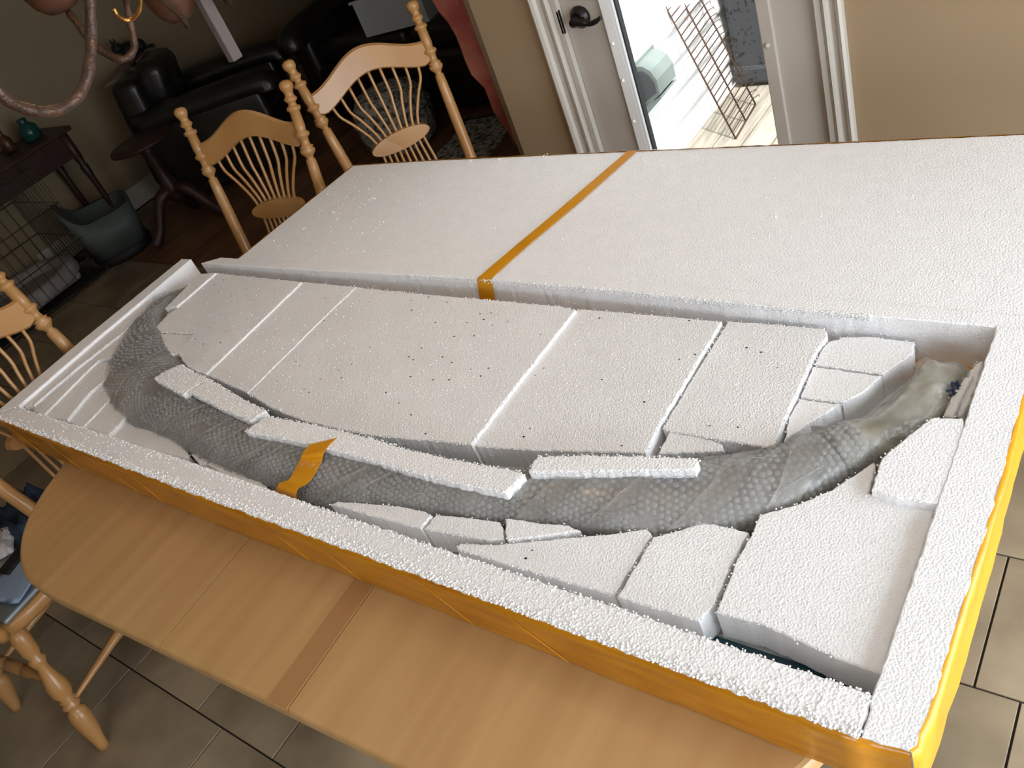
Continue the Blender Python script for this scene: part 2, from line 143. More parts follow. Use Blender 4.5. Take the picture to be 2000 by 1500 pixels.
# ------------------------------------------------------------------ helpers
def link(name, bm, m, parent=None, smooth=False, kind=None):
    me = bpy.data.meshes.new(name); bmesh.ops.recalc_face_normals(bm, faces=bm.faces[:]); bm.to_mesh(me); bm.free()
    if m: me.materials.append(M[m])
    if smooth:
        for p in me.polygons: p.use_smooth = True
    o = bpy.data.objects.new(name, me); COL.objects.link(o)
    if parent: o.parent = parent
    if kind: o['kind'] = kind
    return o
def thing(name, label, cat, loc=(0, 0, 0), rz=0.0, group=None):
    o = bpy.data.objects.new(name, None); COL.objects.link(o); o.location = loc; o.rotation_euler = (0, 0, rz); o.empty_display_size = .05
    o['label'] = label; o['category'] = cat
    if group: o['group'] = group
    return o
def tag(o, label, cat, group=None):
    o['label'] = label; o['category'] = cat
    if group: o['group'] = group
    return o
def box(bm, c, s, rot=None, bev=0.0):
    mt = Matrix.Translation(Vector(c))
    if rot is not None: mt = mt @ rot
    r = bmesh.ops.create_cube(bm, size=1.0, matrix=mt @ Matrix.Diagonal((s[0], s[1], s[2], 1)))
    if bev:
        es = list({e for v in r['verts'] for e in v.link_edges})
        bmesh.ops.bevel(bm, geom=es, offset=bev, segments=2, affect='EDGES', profile=.5)
def bbox(name, c, s, m, parent=None, bev=0.0, rot=None, smooth=False):
    bm = bmesh.new(); box(bm, c, s, rot, bev); return link(name, bm, m, parent, smooth)
def RZ(a): return Matrix.Rotation(a, 4, 'Z')
def RX(a): return Matrix.Rotation(a, 4, 'X')
def RY(a): return Matrix.Rotation(a, 4, 'Y')
def smoothpath(pts, n=6):
    P = [Vector(p) for p in pts]; out = []
    for i in range(len(P) - 1):
        p0 = P[max(i - 1, 0)]; p1 = P[i]; p2 = P[i + 1]; p3 = P[min(i + 2, len(P) - 1)]
        for k in range(n):
            t = k / n
            out.append(.5 * ((2 * p1) + (-p0 + p2) * t + (2 * p0 - 5 * p1 + 4 * p2 - p3) * t * t + (-p0 + 3 * p1 - 3 * p2 + p3) * t ** 3))
    out.append(P[-1]); return out
def tube(bm, pts, rad, seg=8, ref=None):
    P = [Vector(p) for p in pts]; n = len(P)
    R = rad if isinstance(rad, (list, tuple)) else [rad] * n
    rings = []; up = None
    for i in range(n):
        t = (P[min(i + 1, n - 1)] - P[max(i - 1, 0)])
        if t.length < 1e-9: t = Vector((0, 0, 1))
        t.normalize()
        if up is None:
            a = Vector((0, 0, 1)) if abs(t.z) < .9 else Vector((1, 0, 0)); up = (a - t * a.dot(t)).normalized()
        else:
            up = up - t * up.dot(t); up = up.normalized() if up.length > 1e-6 else t.orthogonal().normalized()
        s = t.cross(up)
        rings.append([bm.verts.new(P[i] + (up * math.cos(2 * PI * k / seg) + s * math.sin(2 * PI * k / seg)) * max(R[i], 1e-4)) for k in range(seg)])
    for i in range(n - 1):
        for k in range(seg):
            bm.faces.new((rings[i][k], rings[i][(k + 1) % seg], rings[i + 1][(k + 1) % seg], rings[i + 1][k]))
    bm.faces.new(rings[0][::-1]); bm.faces.new(rings[-1])
def lathe(bm, a, b, prof, seg=12):
    a = Vector(a); b = Vector(b); tube(bm, [a.lerp(b, t) for t, r in prof], [r for t, r in prof], seg)
def bead_sphere(bm, c, r, sub=1, sq=1.0):
    bmesh.ops.create_icosphere(bm, subdivisions=sub, radius=r, matrix=Matrix.Translation(Vector(c)) @ Matrix.Diagonal((1, 1, sq, 1)))
def area2(p): return .5 * sum(p[i][0] * p[(i + 1) % len(p)][1] - p[(i + 1) % len(p)][0] * p[i][1] for i in range(len(p)))
def resample(poly, step):
    out = []
    for i in range(len(poly)):
        a = Vector(poly[i][:2]); b = Vector(poly[(i + 1) % len(poly)][:2]); k = max(1, int(round((b - a).length / step)))
        for j in range(k): out.append(a.lerp(b, j / k))
    return out
def offset(poly, d):
    n = len(poly); out = []
    for i in range(n):
        a, b, c = Vector(poly[i - 1]), Vector(poly[i]), Vector(poly[(i + 1) % n])
        t1 = (b - a).normalized() if (b - a).length > 1e-9 else Vector((1, 0)); t2 = (c - b).normalized() if (c - b).length > 1e-9 else t1
        nn = Vector((-(t1.y + t2.y), t1.x + t2.x)); nn = nn.normalized() if nn.length > 1e-6 else Vector((-t1.y, t1.x))
        out.append(b + nn * d)
    return out
def slab(poly, z1, z0, jit=.0011, step=.007, shrink=.0006, bev=.0018):
    bm = bmesh.new()
    if area2(poly) < 0: poly = poly[::-1]
    p = resample(poly, step); p = offset(p, shrink)
    p = [q + Vector((random.uniform(-jit, jit), random.uniform(-jit, jit))) for q in p]
    pi = offset(p, bev)
    pi = [q + Vector((random.uniform(-jit, jit), random.uniform(-jit, jit))) * .4 for q in pi]
    n = len(p)
    top = [bm.verts.new((q.x, q.y, z1)) for q in pi]
    r1 = [bm.verts.new((q.x, q.y, z1 - bev * .8 - random.uniform(0, jit))) for q in p]
    r2 = [bm.verts.new((q.x, q.y, z0)) for q in p]
    from mathutils.geometry import tessellate_polygon
    for ring, rv in ((top, 0), (r2, 1)):
        for tri in tessellate_polygon([[Vector((v.co.x, v.co.y, 0)) for v in ring]]):
            t3 = [ring[k] for k in tri]
            if len(set(t3)) == 3:
                try: bm.faces.new(t3)
                except ValueError: pass
    for i in range(n):
        j = (i + 1) % n
        bm.faces.new((top[i], r1[i], r1[j], top[j])); bm.faces.new((r1[i], r2[i], r2[j], r1[j]))
    return bm
def inside(p, poly):
    x, y = p; c = False; n = len(poly)
    for i in range(n):
        x1, y1 = poly[i]; x2, y2 = poly[i - 1]
        if (y1 > y) != (y2 > y) and x < (x2 - x1) * (y - y1) / (y2 - y1) + x1: c = not c
    return c
def beads(name, pts, parent, m='bead'):
    """many small foam beads in one mesh (low octahedra), stuff"""
    V = []; F = []
    for (x, y, z, r) in pts:
        k = len(V); a = random.random() * PI; ca, sa = math.cos(a) * r, math.sin(a) * r
        V += [(x + ca, y + sa, z), (x - sa, y + ca, z), (x - ca, y - sa, z), (x + sa, y - ca, z), (x, y, z + r * .95), (x, y, z - r)]
        V += [(x + (ca - sa) * .6, y + (sa + ca) * .6, z + r * .55), (x - (ca + sa) * .6, y + (ca - sa) * .6, z + r * .55), (x - (ca - sa) * .6, y - (sa + ca) * .6, z + r * .55), (x + (ca + sa) * .6, y - (ca - sa) * .6, z + r * .55)]
        for i in range(4):
            j = (i + 1) % 4; h = k + 6
            F += [(k + i, k + j, h + i), (h + i, h + j, k + 4), (k + j, h + j, h + i), (k + j, k + i, k + 5)]
    me = bpy.data.meshes.new(name); me.from_pydata(V, [], F); me.materials.append(M[m])
    for p in me.polygons: p.use_smooth = True
    o = bpy.data.objects.new(name, me); COL.objects.link(o); o.parent = parent; o['kind'] = 'stuff'; return o
def ribbon(L, R, th=.0008):
    bm = bmesh.new(); L = smoothpath(L, 3); R = smoothpath(R, 3); rows = []
    for a, b in zip(L, R):
        rows.append([bm.verts.new(a.lerp(b, t)) for t in (0, .33, .66, 1)])
    for i in range(len(rows) - 1):
        for k in range(3): bm.faces.new((rows[i][k], rows[i][k + 1], rows[i + 1][k + 1], rows[i + 1][k]))
    g = bmesh.ops.extrude_face_region(bm, geom=bm.faces[:])
    bmesh.ops.translate(bm, verts=[v for v in g['geom'] if isinstance(v, bmesh.types.BMVert)], vec=(0, 0, -th)); return bm
def struct(o): o['kind'] = 'structure'; return o
def copy_tree(o, parent=None):
    c = o.copy(); COL.objects.link(c); c.parent = parent
    for ch in list(o.children): copy_tree(ch, c)
    return c

# ------------------------------------------------------------------ floor
floor = struct(thing('floor', '', '')); del floor['label']; del floor['category']
floor.name = 'floor'
bbox('grout_bed', (.0, -.32, -.02), (7.2, 4.58, .03), 'grout', floor); bbox('grout_bed', (-1.60, 3.55, -.02), (3.9, 3.15, .03), 'grout', floor)
tm = {}
def tile(x0, x1, y0, y1, m, name, g=.0022, h=.006):
    k = (round(x1 - x0, 3), round(y1 - y0, 3), m)
    if k not in tm:
        bm = bmesh.new(); box(bm, (0, 0, -h / 2), (k[0] - 2 * g, k[1] - 2 * g, h), None, .0012 if m == 'tile' else .0008); o = link(name, bm, m, floor); tm[k] = o
    else:
        o = tm[k].copy(); COL.objects.link(o); o.parent = floor
    o.location = ((x0 + x1) / 2, (y0 + y1) / 2, 0)
rows = [(-1.58, -1.13, .47, .1), (-1.13, -.69, .334, .3), (-.69, -.22, .472, .02), (-.22, .114, .334, .038), (.114, .562, .472, .317), (.562, .896, .334, .12), (.896, 1.23, .334, .26), (1.23, 1.64, .472, .05)]
for (y0, y1, wd, ph) in rows:
    x = ph - wd * math.ceil((ph + 3.0) / wd)
    while x < 3.4: tile(x, min(x + wd, x + wd), y0, y1, 'tile', 'tile'); x += wd
y = 1.645
ix = 0
xs = -3.4
while xs < .2:
    yy = 1.645 - (ix * .37 % .6)
    y0 = 1.645
    for L_ in (.55 + (ix * .31 % .5), 1.2):
        tile(xs, xs + .11, y0, y0 + L_, 'wood', 'floorboard', .0006); y0 += L_
    tile(xs, xs + .11, y0, 5.0, 'wood', 'floorboard', .0006)
    xs += .11; ix += 1

# ------------------------------------------------------------------ walls, ceiling
H = 2.45
def wallbox(name, x0, x1, y0, y1, z0=0, z1=H, m='wall'):
    return struct(bbox(name, ((x0 + x1) / 2, (y0 + y1) / 2, (z0 + z1) / 2), (x1 - x0, y1 - y0, z1 - z0), m))
YD = 1.839
def wall_holes(name, x0, x1, y0, y1, holes, m='wall', axis='x'):
    bm = bmesh.new(); xs = x0 if axis == 'x' else y0; xe = x1 if axis == 'x' else y1
    def bb(a, b, z0, z1):
        if axis == 'x': box(bm, ((a + b) / 2, (y0 + y1) / 2, (z0 + z1) / 2), (b - a, y1 - y0, z1 - z0))
        else: box(bm, ((x0 + x1) / 2, (a + b) / 2, (z0 + z1) / 2), (x1 - x0, b - a, z1 - z0))
    cur = xs
    for (a, b, z0, z1) in sorted(holes):
        bb(cur, a, 0, H)
        if z0 > 0: bb(a, b, 0, z0)
        if z1 < H: bb(a, b, z1, H)
        cur = b
    bb(cur, xe, 0, H)
    return struct(link(name, bm, m))
wall_holes('wall_back', .385, 3.5, YD, YD + .14, [(.706, 1.512, 0, 2.06)])
wallbox('wall_living_right', .24, .395, YD + .142, 5.0, m='wall2')
wallbox('wall_left', -3.6, -3.45, -2.45, 5.0, m='wall2')
wallbox('wall_living_back', -3.45, .24, 5.0, 5.15, m='wall2')
wall_holes('wall_right', 3.5, 3.62, -2.45, YD, [(-.75, 1.45, .02, 2.1)], axis='y')
wall_holes('wall_front', -3.45, 3.5, -2.6, -2.45, [(2.05, 3.4, 1.1, 2.1)])  # unseen opening, added to let the front fill light in
struct(bbox('ceiling', (-.0, -.31, H + .03), (7.24, 4.58, .06), 'ceil'))
struct(bbox('ceiling', (-1.60, 3.565, H + .03), (4.0, 3.17, .06), 'ceil'))
struct(bbox('baseboard_left', (-3.443, 3.2, .07), (.014, 3.5, .14), 'trim'))
struct(bbox('baseboard_back', (2.54, YD - .007, .06), (1.9, .014, .12), 'trim'))
# windows out of view: plain frames; the one in the front wall is added for fill light
for nm, c, s, ax in (('window_1', (3.56, .35, 1.06), (.05, 2.2, 2.08), 'y'), ('window_fill', (2.725, -2.52, 1.6), (1.35, .05, 1.0), 'x')):
    wn = thing(nm, '', ''); del wn['label']; del wn['category']; struct(wn)
    bm = bmesh.new(); hw = (s[1] if ax == 'y' else s[0]) / 2; hh = s[2] / 2
    for q in (-1, 0, 1):
        off = q * (hw - .03)
        box(bm, (c[0], c[1] + off, c[2]) if ax == 'y' else (c[0] + off, c[1], c[2]), (.05, .05, s[2]))
    for q in (-1, 1): box(bm, (c[0], c[1], c[2] + q * (hh - .025)), (.05, 2 * hw, .05) if ax == 'y' else (2 * hw, .05, .05))
    link('window_frame', bm, 'alu', wn)

# ------------------------------------------------------------------ back door with glass
door = thing('door_1', '', ''); del door['label']; del door['category']; struct(door)
xl, xr = .722, 1.497; gl, gr = .905, 1.335; yd = YD + .012
def casing(parent, x0, x1, side):
    # stepped moulding profile swept vertically
    prof = [(0, 0), (0, .020), (.010, .026), (.022, .022), (.030, .013), (.046, .011), (.056, .017), (.066, .019), (.074, .012), (.080, .010), (.080, 0)]
    bm = bmesh.new(); wd = x1 - x0; k = wd / .08
    lo = []; hi = []
    for (u, d) in prof:
        x = (x0 + u * k) if side < 0 else (x1 - u * k)
        lo.append(bm.verts.new((x, YD - d, 0))); hi.append(bm.verts.new((x, YD - d, 2.14)))
    for i in range(len(lo) - 1): bm.faces.new((lo[i], lo[i + 1], hi[i + 1], hi[i]))
    bm.faces.new(lo); bm.faces.new(hi[::-1]); return link('casing', bm, 'trim', parent)
casing(door, .628, .700, -1); casing(door, 1.516, 1.572, 1)
bbox('head_casing', (1.1, YD - .009, 2.10), (.96, .018, .08), 'trim', door)
bbox('jamb', (.711, YD + .055, 1.03), (.018, .13, 2.06), 'trim', door); bbox('jamb', (1.507, YD + .055, 1.03), (.016, .13, 2.06), 'trim', door)
bm = bmesh.new(); box(bm, ((xl + gl - .03) / 2, yd + .02, 1.02), (gl - .03 - xl, .04, 2.03)); box(bm, ((xr + gr + .03) / 2, yd + .02, 1.02), (xr - gr - .03, .04, 2.03))
box(bm, (1.12, yd + .02, .1), (gr - gl + .07, .04, .2)); box(bm, (1.12, yd + .02, 1.95), (gr - gl + .07, .04, .17))
slabd = link('door_slab', bm, 'door', door)
for x0, x1 in ((gl - .042, gl - .004), (gr + .004, gr + .042)):
    bbox('glazing_frame', ((x0 + x1) / 2, yd - .004, 1.03), (x1 - x0, .014, 1.74), 'alu' if x0 < 1 else 'door', door, .003)
bbox('glazing_bead', (gl - .001, yd - .001, 1.03), (.010, .02, 1.70), 'alu', door, .002)
bbox('gasket', (gl + .007, yd + .008, 1.03), (.006, .02, 1.70), 'gasket', door)
bbox('glass_pane', (1.12, yd + .02, 1.03), (gr - gl, .006, 1.70), 'glass', door)
for z in (.60, .74, .86):
    bm = bmesh.new(); bead_sphere(bm, (gl - .03, yd - .012, z), .006, 2, 1); link('screw_cap', bm, 'alu', door, True)
bm = bmesh.new(); bead_sphere(bm, (gr + .02, yd - .012, .80), .008, 2, 1); link('screw_cap', bm, 'door', door, True)
hx, hz = .782, .952
bm = bmesh.new(); lathe(bm, (hx, yd, hz), (hx, yd - .022, hz), [(0, .034), (.3, .035), (.6, .031), (.8, .026), (1, .024), (1.001, .001)], 24)
rose = link('handle_rose', bm, 'iron', door, True)
bm = bmesh.new(); lathe(bm, (hx, yd - .02, hz), (hx, yd - .052, hz), [(0, .018), (.5, .012), (1, .013), (1.001, .001)], 14)
tube(bm, smoothpath([(hx, yd - .048, hz), (hx + .03, yd - .05, hz - .002), (hx + .06, yd - .05, hz - .008), (hx + .085, yd - .05, hz - .002), (hx + .10, yd - .048, hz + .006)], 5), [.011] * 8 + [.008] * 8 + [.006] * 5, 10)
link('lever', bm, 'iron', rose, True)
bbox('strike_plate', (.716, YD - .004, .950), (.012, .012, .075), 'iron', door, .003)

# ------------------------------------------------------------------ outside
sd = struct(thing('wall_outside', '', '')); del sd['label']; del sd['category']
bm0 = None
for i in range(22):
    z = -.08 + i * .125
    if bm0 is None:
        bm = bmesh.new(); y0, y1 = YD + .16, 5.6
        v = [bm.verts.new(p) for p in [(.396, y0, 0), (.428, y0, 0), (.430, y0, .012), (.412, y0, .125), (.396, y0, .125)]]
        v2 = [bm.verts.new((q.co.x, y1, q.co.z)) for q in v]
        for k in range(5): bm.faces.new((v[k], v[(k + 1) % 5], v2[(k + 1) % 5], v2[k]))
        bm.faces.new(v); bm.faces.new(v2[::-1]); bm0 = link('siding_board', bm, 'siding', sd); bm0.location = (0, 0, z)
    else:
        o = bm0.copy(); COL.objects.link(o); o.parent = sd; o.location = (0, 0, z)
dk = struct(thing('floor_outside', '', '')); dk.name = 'floor_outside'; del dk['label']; del dk['category']
d0 = None
for i in range(22):
    if d0 is None: d0 = bbox('deck_board', (0, 0, 0), (.134, 4.0, .03), 'deck', dk, .003)
    else:
        d = d0.copy(); COL.objects.link(d); d.parent = dk; d.location = (.5 + i * .14, 4.0, -.095); continue
    d0.location = (.5, 4.0, -.095)
vt = thing('dryer_vent', 'pale grey-green plastic vent hood on the white siding outside the door', 'vent', (.43, 2.705, .335), 0)
vt.scale = (.72, .80, .82)
bm = bmesh.new(); pr = [(0, .13), (.055, .125), (.10, .095), (.125, .045), (.125, -.03), (0, -.10)]
a = [bm.verts.new((x, -.10, z)) for x, z in pr]; b = [bm.verts.new((x, .10, z)) for x, z in pr]
for k in range(5): bm.faces.new((a[k], a[k + 1], b[k + 1], b[k]))
bm.faces.new(a); bm.faces.new(b[::-1]); link('hood', bm, 'vent', vt)
bm = bmesh.new(); pr2 = [(.006, .10), (.05, .10), (.085, .07), (.105, .03), (.105, -.02), (.006, -.07)]
a = [bm.verts.new((x, -.1015, z)) for x, z in pr2]; b = [bm.verts.new((x, -.1045, z)) for x, z in pr2]
for k in range(6): bm.faces.new((a[k], a[(k + 1) % 6], b[(k + 1) % 6], b[k]))
bm.faces.new(a); bm.faces.new(b[::-1]); link('screen', bm, 'mesh', vt)
bbox('flange', (.006, 0, .005), (.012, .25, .28), 'vent', vt, .003); bbox('lip', (.09, 0, -.06), (.07, .2, .012), 'vent', vt, .002, RY(-.35))
# wire rack
r0, r1, r2, r3 = [Vector(p) for p in D['rack']]
u = (r1 - r0); up = (r2 - r0); up_l = up * 1.25
rk = thing('wire_rack', 'rusty wire rack leaning against the white siding on the deck', 'rack', r0)
rr = .0028
def rod(nm, a, b, r=rr, m='rust'):
    bm = bmesh.new(); tube(bm, [a, b], r, 6); return link(nm, bm, m, rk, True)
Z0 = Vector((0, 0, 0)); lift = Vector((0, 0, .004))
rod('frame_rod', Z0 + lift, up_l + lift, .0045); rod('frame_rod', u + lift, u + up_l + lift, .0045)
rod('frame_rod', Z0 + lift, u + lift, .0045); rod('frame_rod', up_l + lift, u + up_l + lift, .0045); rod('middle_rod', u * .5 + lift, u * .5 + up_l + lift, .0045)
for i in range(1, 24): rod('cross_wire', up_l * (i / 24) + lift, u + up_l * (i / 24) + lift)
for i in range(1, 24):
    b_ = u + up_l * (i / 24) + lift; bm = bmesh.new(); tube(bm, [b_, b_ + Vector((.03, .012, .012)), b_ + Vector((.028, .02, -.012)) + up_l * .015], .002, 5); link('hook', bm, 'rust', rk, True)
gc = thing('grill_cover', 'dark speckled charcoal cover over a box-shaped grill on the deck', 'grill', (.88, 3.76, -.08))
bbox('cover', (0, 0, .55), (.84, .62, 1.10), 'grill', gc, .03); bbox('drape', (0, 0, .06), (.86, .64, .10), 'grill', gc, .02)

# ------------------------------------------------------------------ dining table
cL, cR = -.175, .165
tb = thing('dining_table', 'honey maple extending dining table with rounded corners under the foam box', 'table', (1.18, .31, 0), 0)
ang = math.radians(2.7); ca, sa = math.cos(ang), math.sin(ang)
def tw(u_, v_): return Vector((1.18 + u_ * ca - v_ * sa, .31 + u_ * sa + v_ * ca))
def tl(x, y): dx, dy = x - 1.18, y - .31; return (dx * ca + dy * sa, -dx * sa + dy * ca)
loc = [tl(*p) for p in D['tab']]
vf = min(v for u_, v in loc[-4:]) ; loc = [(u_, v) for u_, v in loc]
vfm = sum(v for u_, v in loc[-3:]) / 3
q = [(-1.015, 0.0), (-1.005, -.10), (-.985, -.20)] + [(u_, v) for u_, v in loc[:-3] if u_ < -.5] + [(-.40, vfm), (-.17, vfm)]
q = [(a_, max(b_, vfm - .002)) for a_, b_ in q]
q3 = smoothpath([(a_, b_, 0) for a_, b_ in q], 4); leftfront = [(p.x, p.y) for p in q3]
cL, cR = -.175, .165
def half(cut):  # closed polygon of one end section, in table coords
    fr = [p for p in leftfront if p[0] < cut] + [(cut, vfm)]
    return fr + [(a_, -b_) for a_, b_ in fr[::-1]][:-1]
def topboard(name, poly, m, parent, z1=ZTAB, th=.034):
    P = [tuple(tw(*p)) for p in poly]
    if area2(P) < 0: P = P[::-1]
    bm = bmesh.new(); lv = [(.009, 0), (.004, .0015), (.001, .005), (0, .011), (0, .024), (.003, .030), (.010, th)]
    rings = []
    for d, dz in lv:
        o_ = offset([Vector(p) for p in P], d)
        for i_, p_ in enumerate(P):
            u_, v_ = tl(*p_)
            if min(abs(u_ - cL), abs(u_ - cR)) < .0025: o_[i_] = tw(u_ + (.0009 if (sum(tl(*q_)[0] for q_ in P) / len(P)) > u_ else -.0009), v_ - (d if v_ > .3 else -d if v_ < -.3 else 0))
        rings.append([bm.verts.new((q_.x - 1.18, q_.y - .31, z1 - dz)) for q_ in o_])
    n = len(P)
    for r in range(len(lv) - 1):
        for i in range(n): bm.faces.new((rings[r][i], rings[r + 1][i], rings[r + 1][(i + 1) % n], rings[r][(i + 1) % n]))
    bm.faces.new(rings[0]); bm.faces.new(rings[-1][::-1]); bmesh.ops.triangulate(bm, faces=[f for f in bm.faces if len(f.verts) > 4])
    return link(name, bm, m, parent)
def board(name, poly, m):
    # straight seam edges: rounding only outside, so seams stay tight
    P = [tuple(tw(*p)) for p in poly]
    return topboard(name, poly, m, tb)
board('table_leaf', half(cL - .0), 'table'); rp = [(-a_ + (cL + cR), b_) for a_, b_ in half(cL)]; board('table_leaf', rp, 'table')
cen = [(cL - .001, vfm), (cR + .001, vfm), (cR + .001, -vfm), (cL - .001, -vfm)]
cen = [(x_, v_) for x_, v_ in [(cL + .0006 + (cR - .0006 - cL - .0006) * i / 8, vfm) for i in range(9)] + [(cR - .0006 - (cR - cL - .0012) * i / 8, -vfm) for i in range(9)]]
board('table_leaf', cen, 'table')
sp_ = [tw(cR - .048, vfm + .004), tw(cR - .003, vfm + .004), tw(cR - .003, -vfm - .004), tw(cR - .048, -vfm - .004)]
bm = bmesh.new(); a = [bm.verts.new((p.x - 1.18, p.y - .31, ZTAB + .0003)) for p in sp_]; b = [bm.verts.new((p.x - 1.18, p.y - .31, ZTAB - .003)) for p in sp_]
bm.faces.new(a); bm.faces.new(b[::-1])
for i in range(4): bm.faces.new((a[i], b[i], b[(i + 1) % 4], a[(i + 1) % 4]))
o = link('inlaid_strip', bm, 'table2', tb); o['label'] = 'darker maple strip along the seam'
for s_ in (-1, 1): bbox('apron', (0, s_ * .36, .675), (1.3, .022, .09), 'chair', tb, 0, None)
for s_ in (-1, 1): bbox('apron', (s_ * .64, 0, .675), (.022, .70, .09), 'chair', tb, 0, None)
for s_ in (-1, 1):
    bm = bmesh.new(); lathe(bm, (s_ * .32, 0, .08), (s_ * .32, 0, .70), [(0, .07), (.08, .075), (.1, .05), (.3, .062), (.5, .075), (.7, .05), (.75, .062), (.85, .05), (1, .06)], 16); link('pedestal', bm, 'chair', tb, True)
    for t_ in (-1, 1):
        bm = bmesh.new(); tube(bm, smoothpath([(s_ * .32, t_ * .04, .2), (s_ * .34, t_ * .2, .16), (s_ * .36, t_ * .38, .04)], 5), [.035] * 6 + [.028] * 5, 8); link('foot', bm, 'chair', tb, True)
bbox('rail', (0, 0, .63), (1.26, .1, .04), 'chair', tb)

# ------------------------------------------------------------------ foam box
fb = thing('foam_box', 'long open white foam shipping box wrapped in orange tape on the table', 'box', (0, 0, 0))
wl = slab(D['wall_left'], ZT, ZTAB + .004, .0007, .012); link('side_wall', wl, 'foam', fb)
link('side_wall', slab(D['wall_front'], ZT, ZTAB + .004, .0013, .006, bev=.003), 'foam3', fb)
link('side_wall', slab(D['wall_right'], ZT, ZTAB + .004, .0010, .010), 'foam', fb)
link('side_wall', slab(D['wall_back'], ZT, ZTAB + .004, .0008, .010, bev=.002), 'foam', fb)
bbox('box_base', (1.1, .345, ZTAB + .0030), (2.17, .66, .004), 'tape2', fb); bbox('base_liner', (1.05, .345, ZTAB + .0065), (1.96, .56, .003), 'foam2', fb)
# crumbly beads on wall tops
pts = []
WF = D['wall_front']; cand = []
for i in range(5200):
    x = random.uniform(.0, 2.17); e = random.random()
    yo = .0; yi = .056
    if e < .62: y_ = yo + abs(random.gauss(0, .008))
    elif e < .86: y_ = yi - abs(random.gauss(0, .006))
    else: y_ = random.uniform(yo, yi)
    dens = .25 + .75 * min(1, x / 1.7)
    if random.random() > dens: continue
    r = random.uniform(.0009, .0023) * (1.1 if y_ < .012 else .9)
    if inside((x, y_), WF) : pts.append((x, y_, ZT + r * .15 - random.random() * .0006, r))
beads('loose_beads', pts, fb)
pts = []
WB = D['wall_back']; inner = WB[:9]
for i in range(2600):
    k = random.randrange(2, 7); a = Vector(inner[k]); b = Vector(inner[k + 1]); p = a.lerp(b, random.random())
    d = abs(random.gauss(0, .004)); r = random.uniform(.0009, .002)
    pts.append((p.x, p.y - .0008 + (0 if random.random() < .6 else d * .6), ZT - (random.random() ** 1.5) * .012, r))
for i in range(240):
    k = random.randrange(0, 8); a = Vector(inner[k]); b = Vector(inner[k + 1]); p = a.lerp(b, random.random()); pts.append((p.x, p.y - .001, ZT - random.uniform(.01, .045), random.uniform(.0008, .0016)))
beads('loose_beads', pts, fb)
# tape skins on outside faces
def skin(name, path, z0, z1, m, parent, off=.0016, amp=.0009, label=None):
    P = []
    for i in range(len(path) - 1):
        a, b = Vector(path[i]), Vector(path[i + 1]); k = max(1, int((b - a).length / .018))
        for j in range(k): P.append(a.lerp(b, j / k))
    P.append(Vector(path[-1])); bm = bmesh.new(); rows = []
    for i, p in enumerate(P):
        t = (P[min(i + 1, len(P) - 1)] - P[max(i - 1, 0)]).normalized(); nn = Vector((t.y, -t.x)); col = []
        for j in range(7):
            f_ = j / 6; nv = noise.noise(Vector((p.x * 9 + f_ * 1.5, p.y * 9, f_ * 2 + 3))) + .5 * noise.noise(Vector((p.x * 34 + f_ * 9, p.y * 34, f_ * 7)))
            jag = noise.noise(Vector((p.x * 40, p.y * 40, 9))) * .0025 if j == 6 else 0
            col.append(bm.verts.new((p.x + nn.x * (off + amp * nv), p.y + nn.y * (off + amp * nv), z0 + (z1 - z0) * f_ + jag)))
        col.append(bm.verts.new((p.x - nn.x * .0025, p.y - nn.y * .0025, col[-1].co.z + .0008)))
        rows.append(col)
    for i in range(len(rows) - 1):
        for j in range(7): bm.faces.new((rows[i][j], rows[i + 1][j], rows[i + 1][j + 1], rows[i][j + 1]))
    o = link(name, bm, m, parent, True)
    if label: o['label'] = label
    return o
PF = D['wall_front'][:10]; skin('tape_wrap', PF + [D['wall_right'][13]] + [D['wall_right'][12]], ZTAB + .001, ZT - .003, 'tape', fb, .0018, .0016)
PR = [D['wall_right'][k] for k in (12, 11, 10, 9, 8, 7, 6, 5)]; skin('tape_wrap', PR, ZTAB + .001, ZT - .0008, 'tape2', fb, .0022, .0030)
PL = [D['wall_left'][k] for k in (0, 7, 6, 5)]; skin('tape_wrap', PL, ZTAB + .001, ZT - .002, 'tape', fb)
for i in range(9):   # diagonal tape laps on the front face
    x = .12 + i * .19 + random.uniform(-.06, .06); yv = Vector(PF[3]).lerp(Vector(PF[8]), (x - .25) / 1.66)
    bm = bmesh.new(); dx = random.uniform(.06, .12); tube(bm, [(x, yv.y - .0034, ZT - .006), (x + dx, yv.y - .0036, ZTAB + .004)], random.uniform(.0004, .0008), 5); link('tape_lap', bm, 'tape2', fb, True)

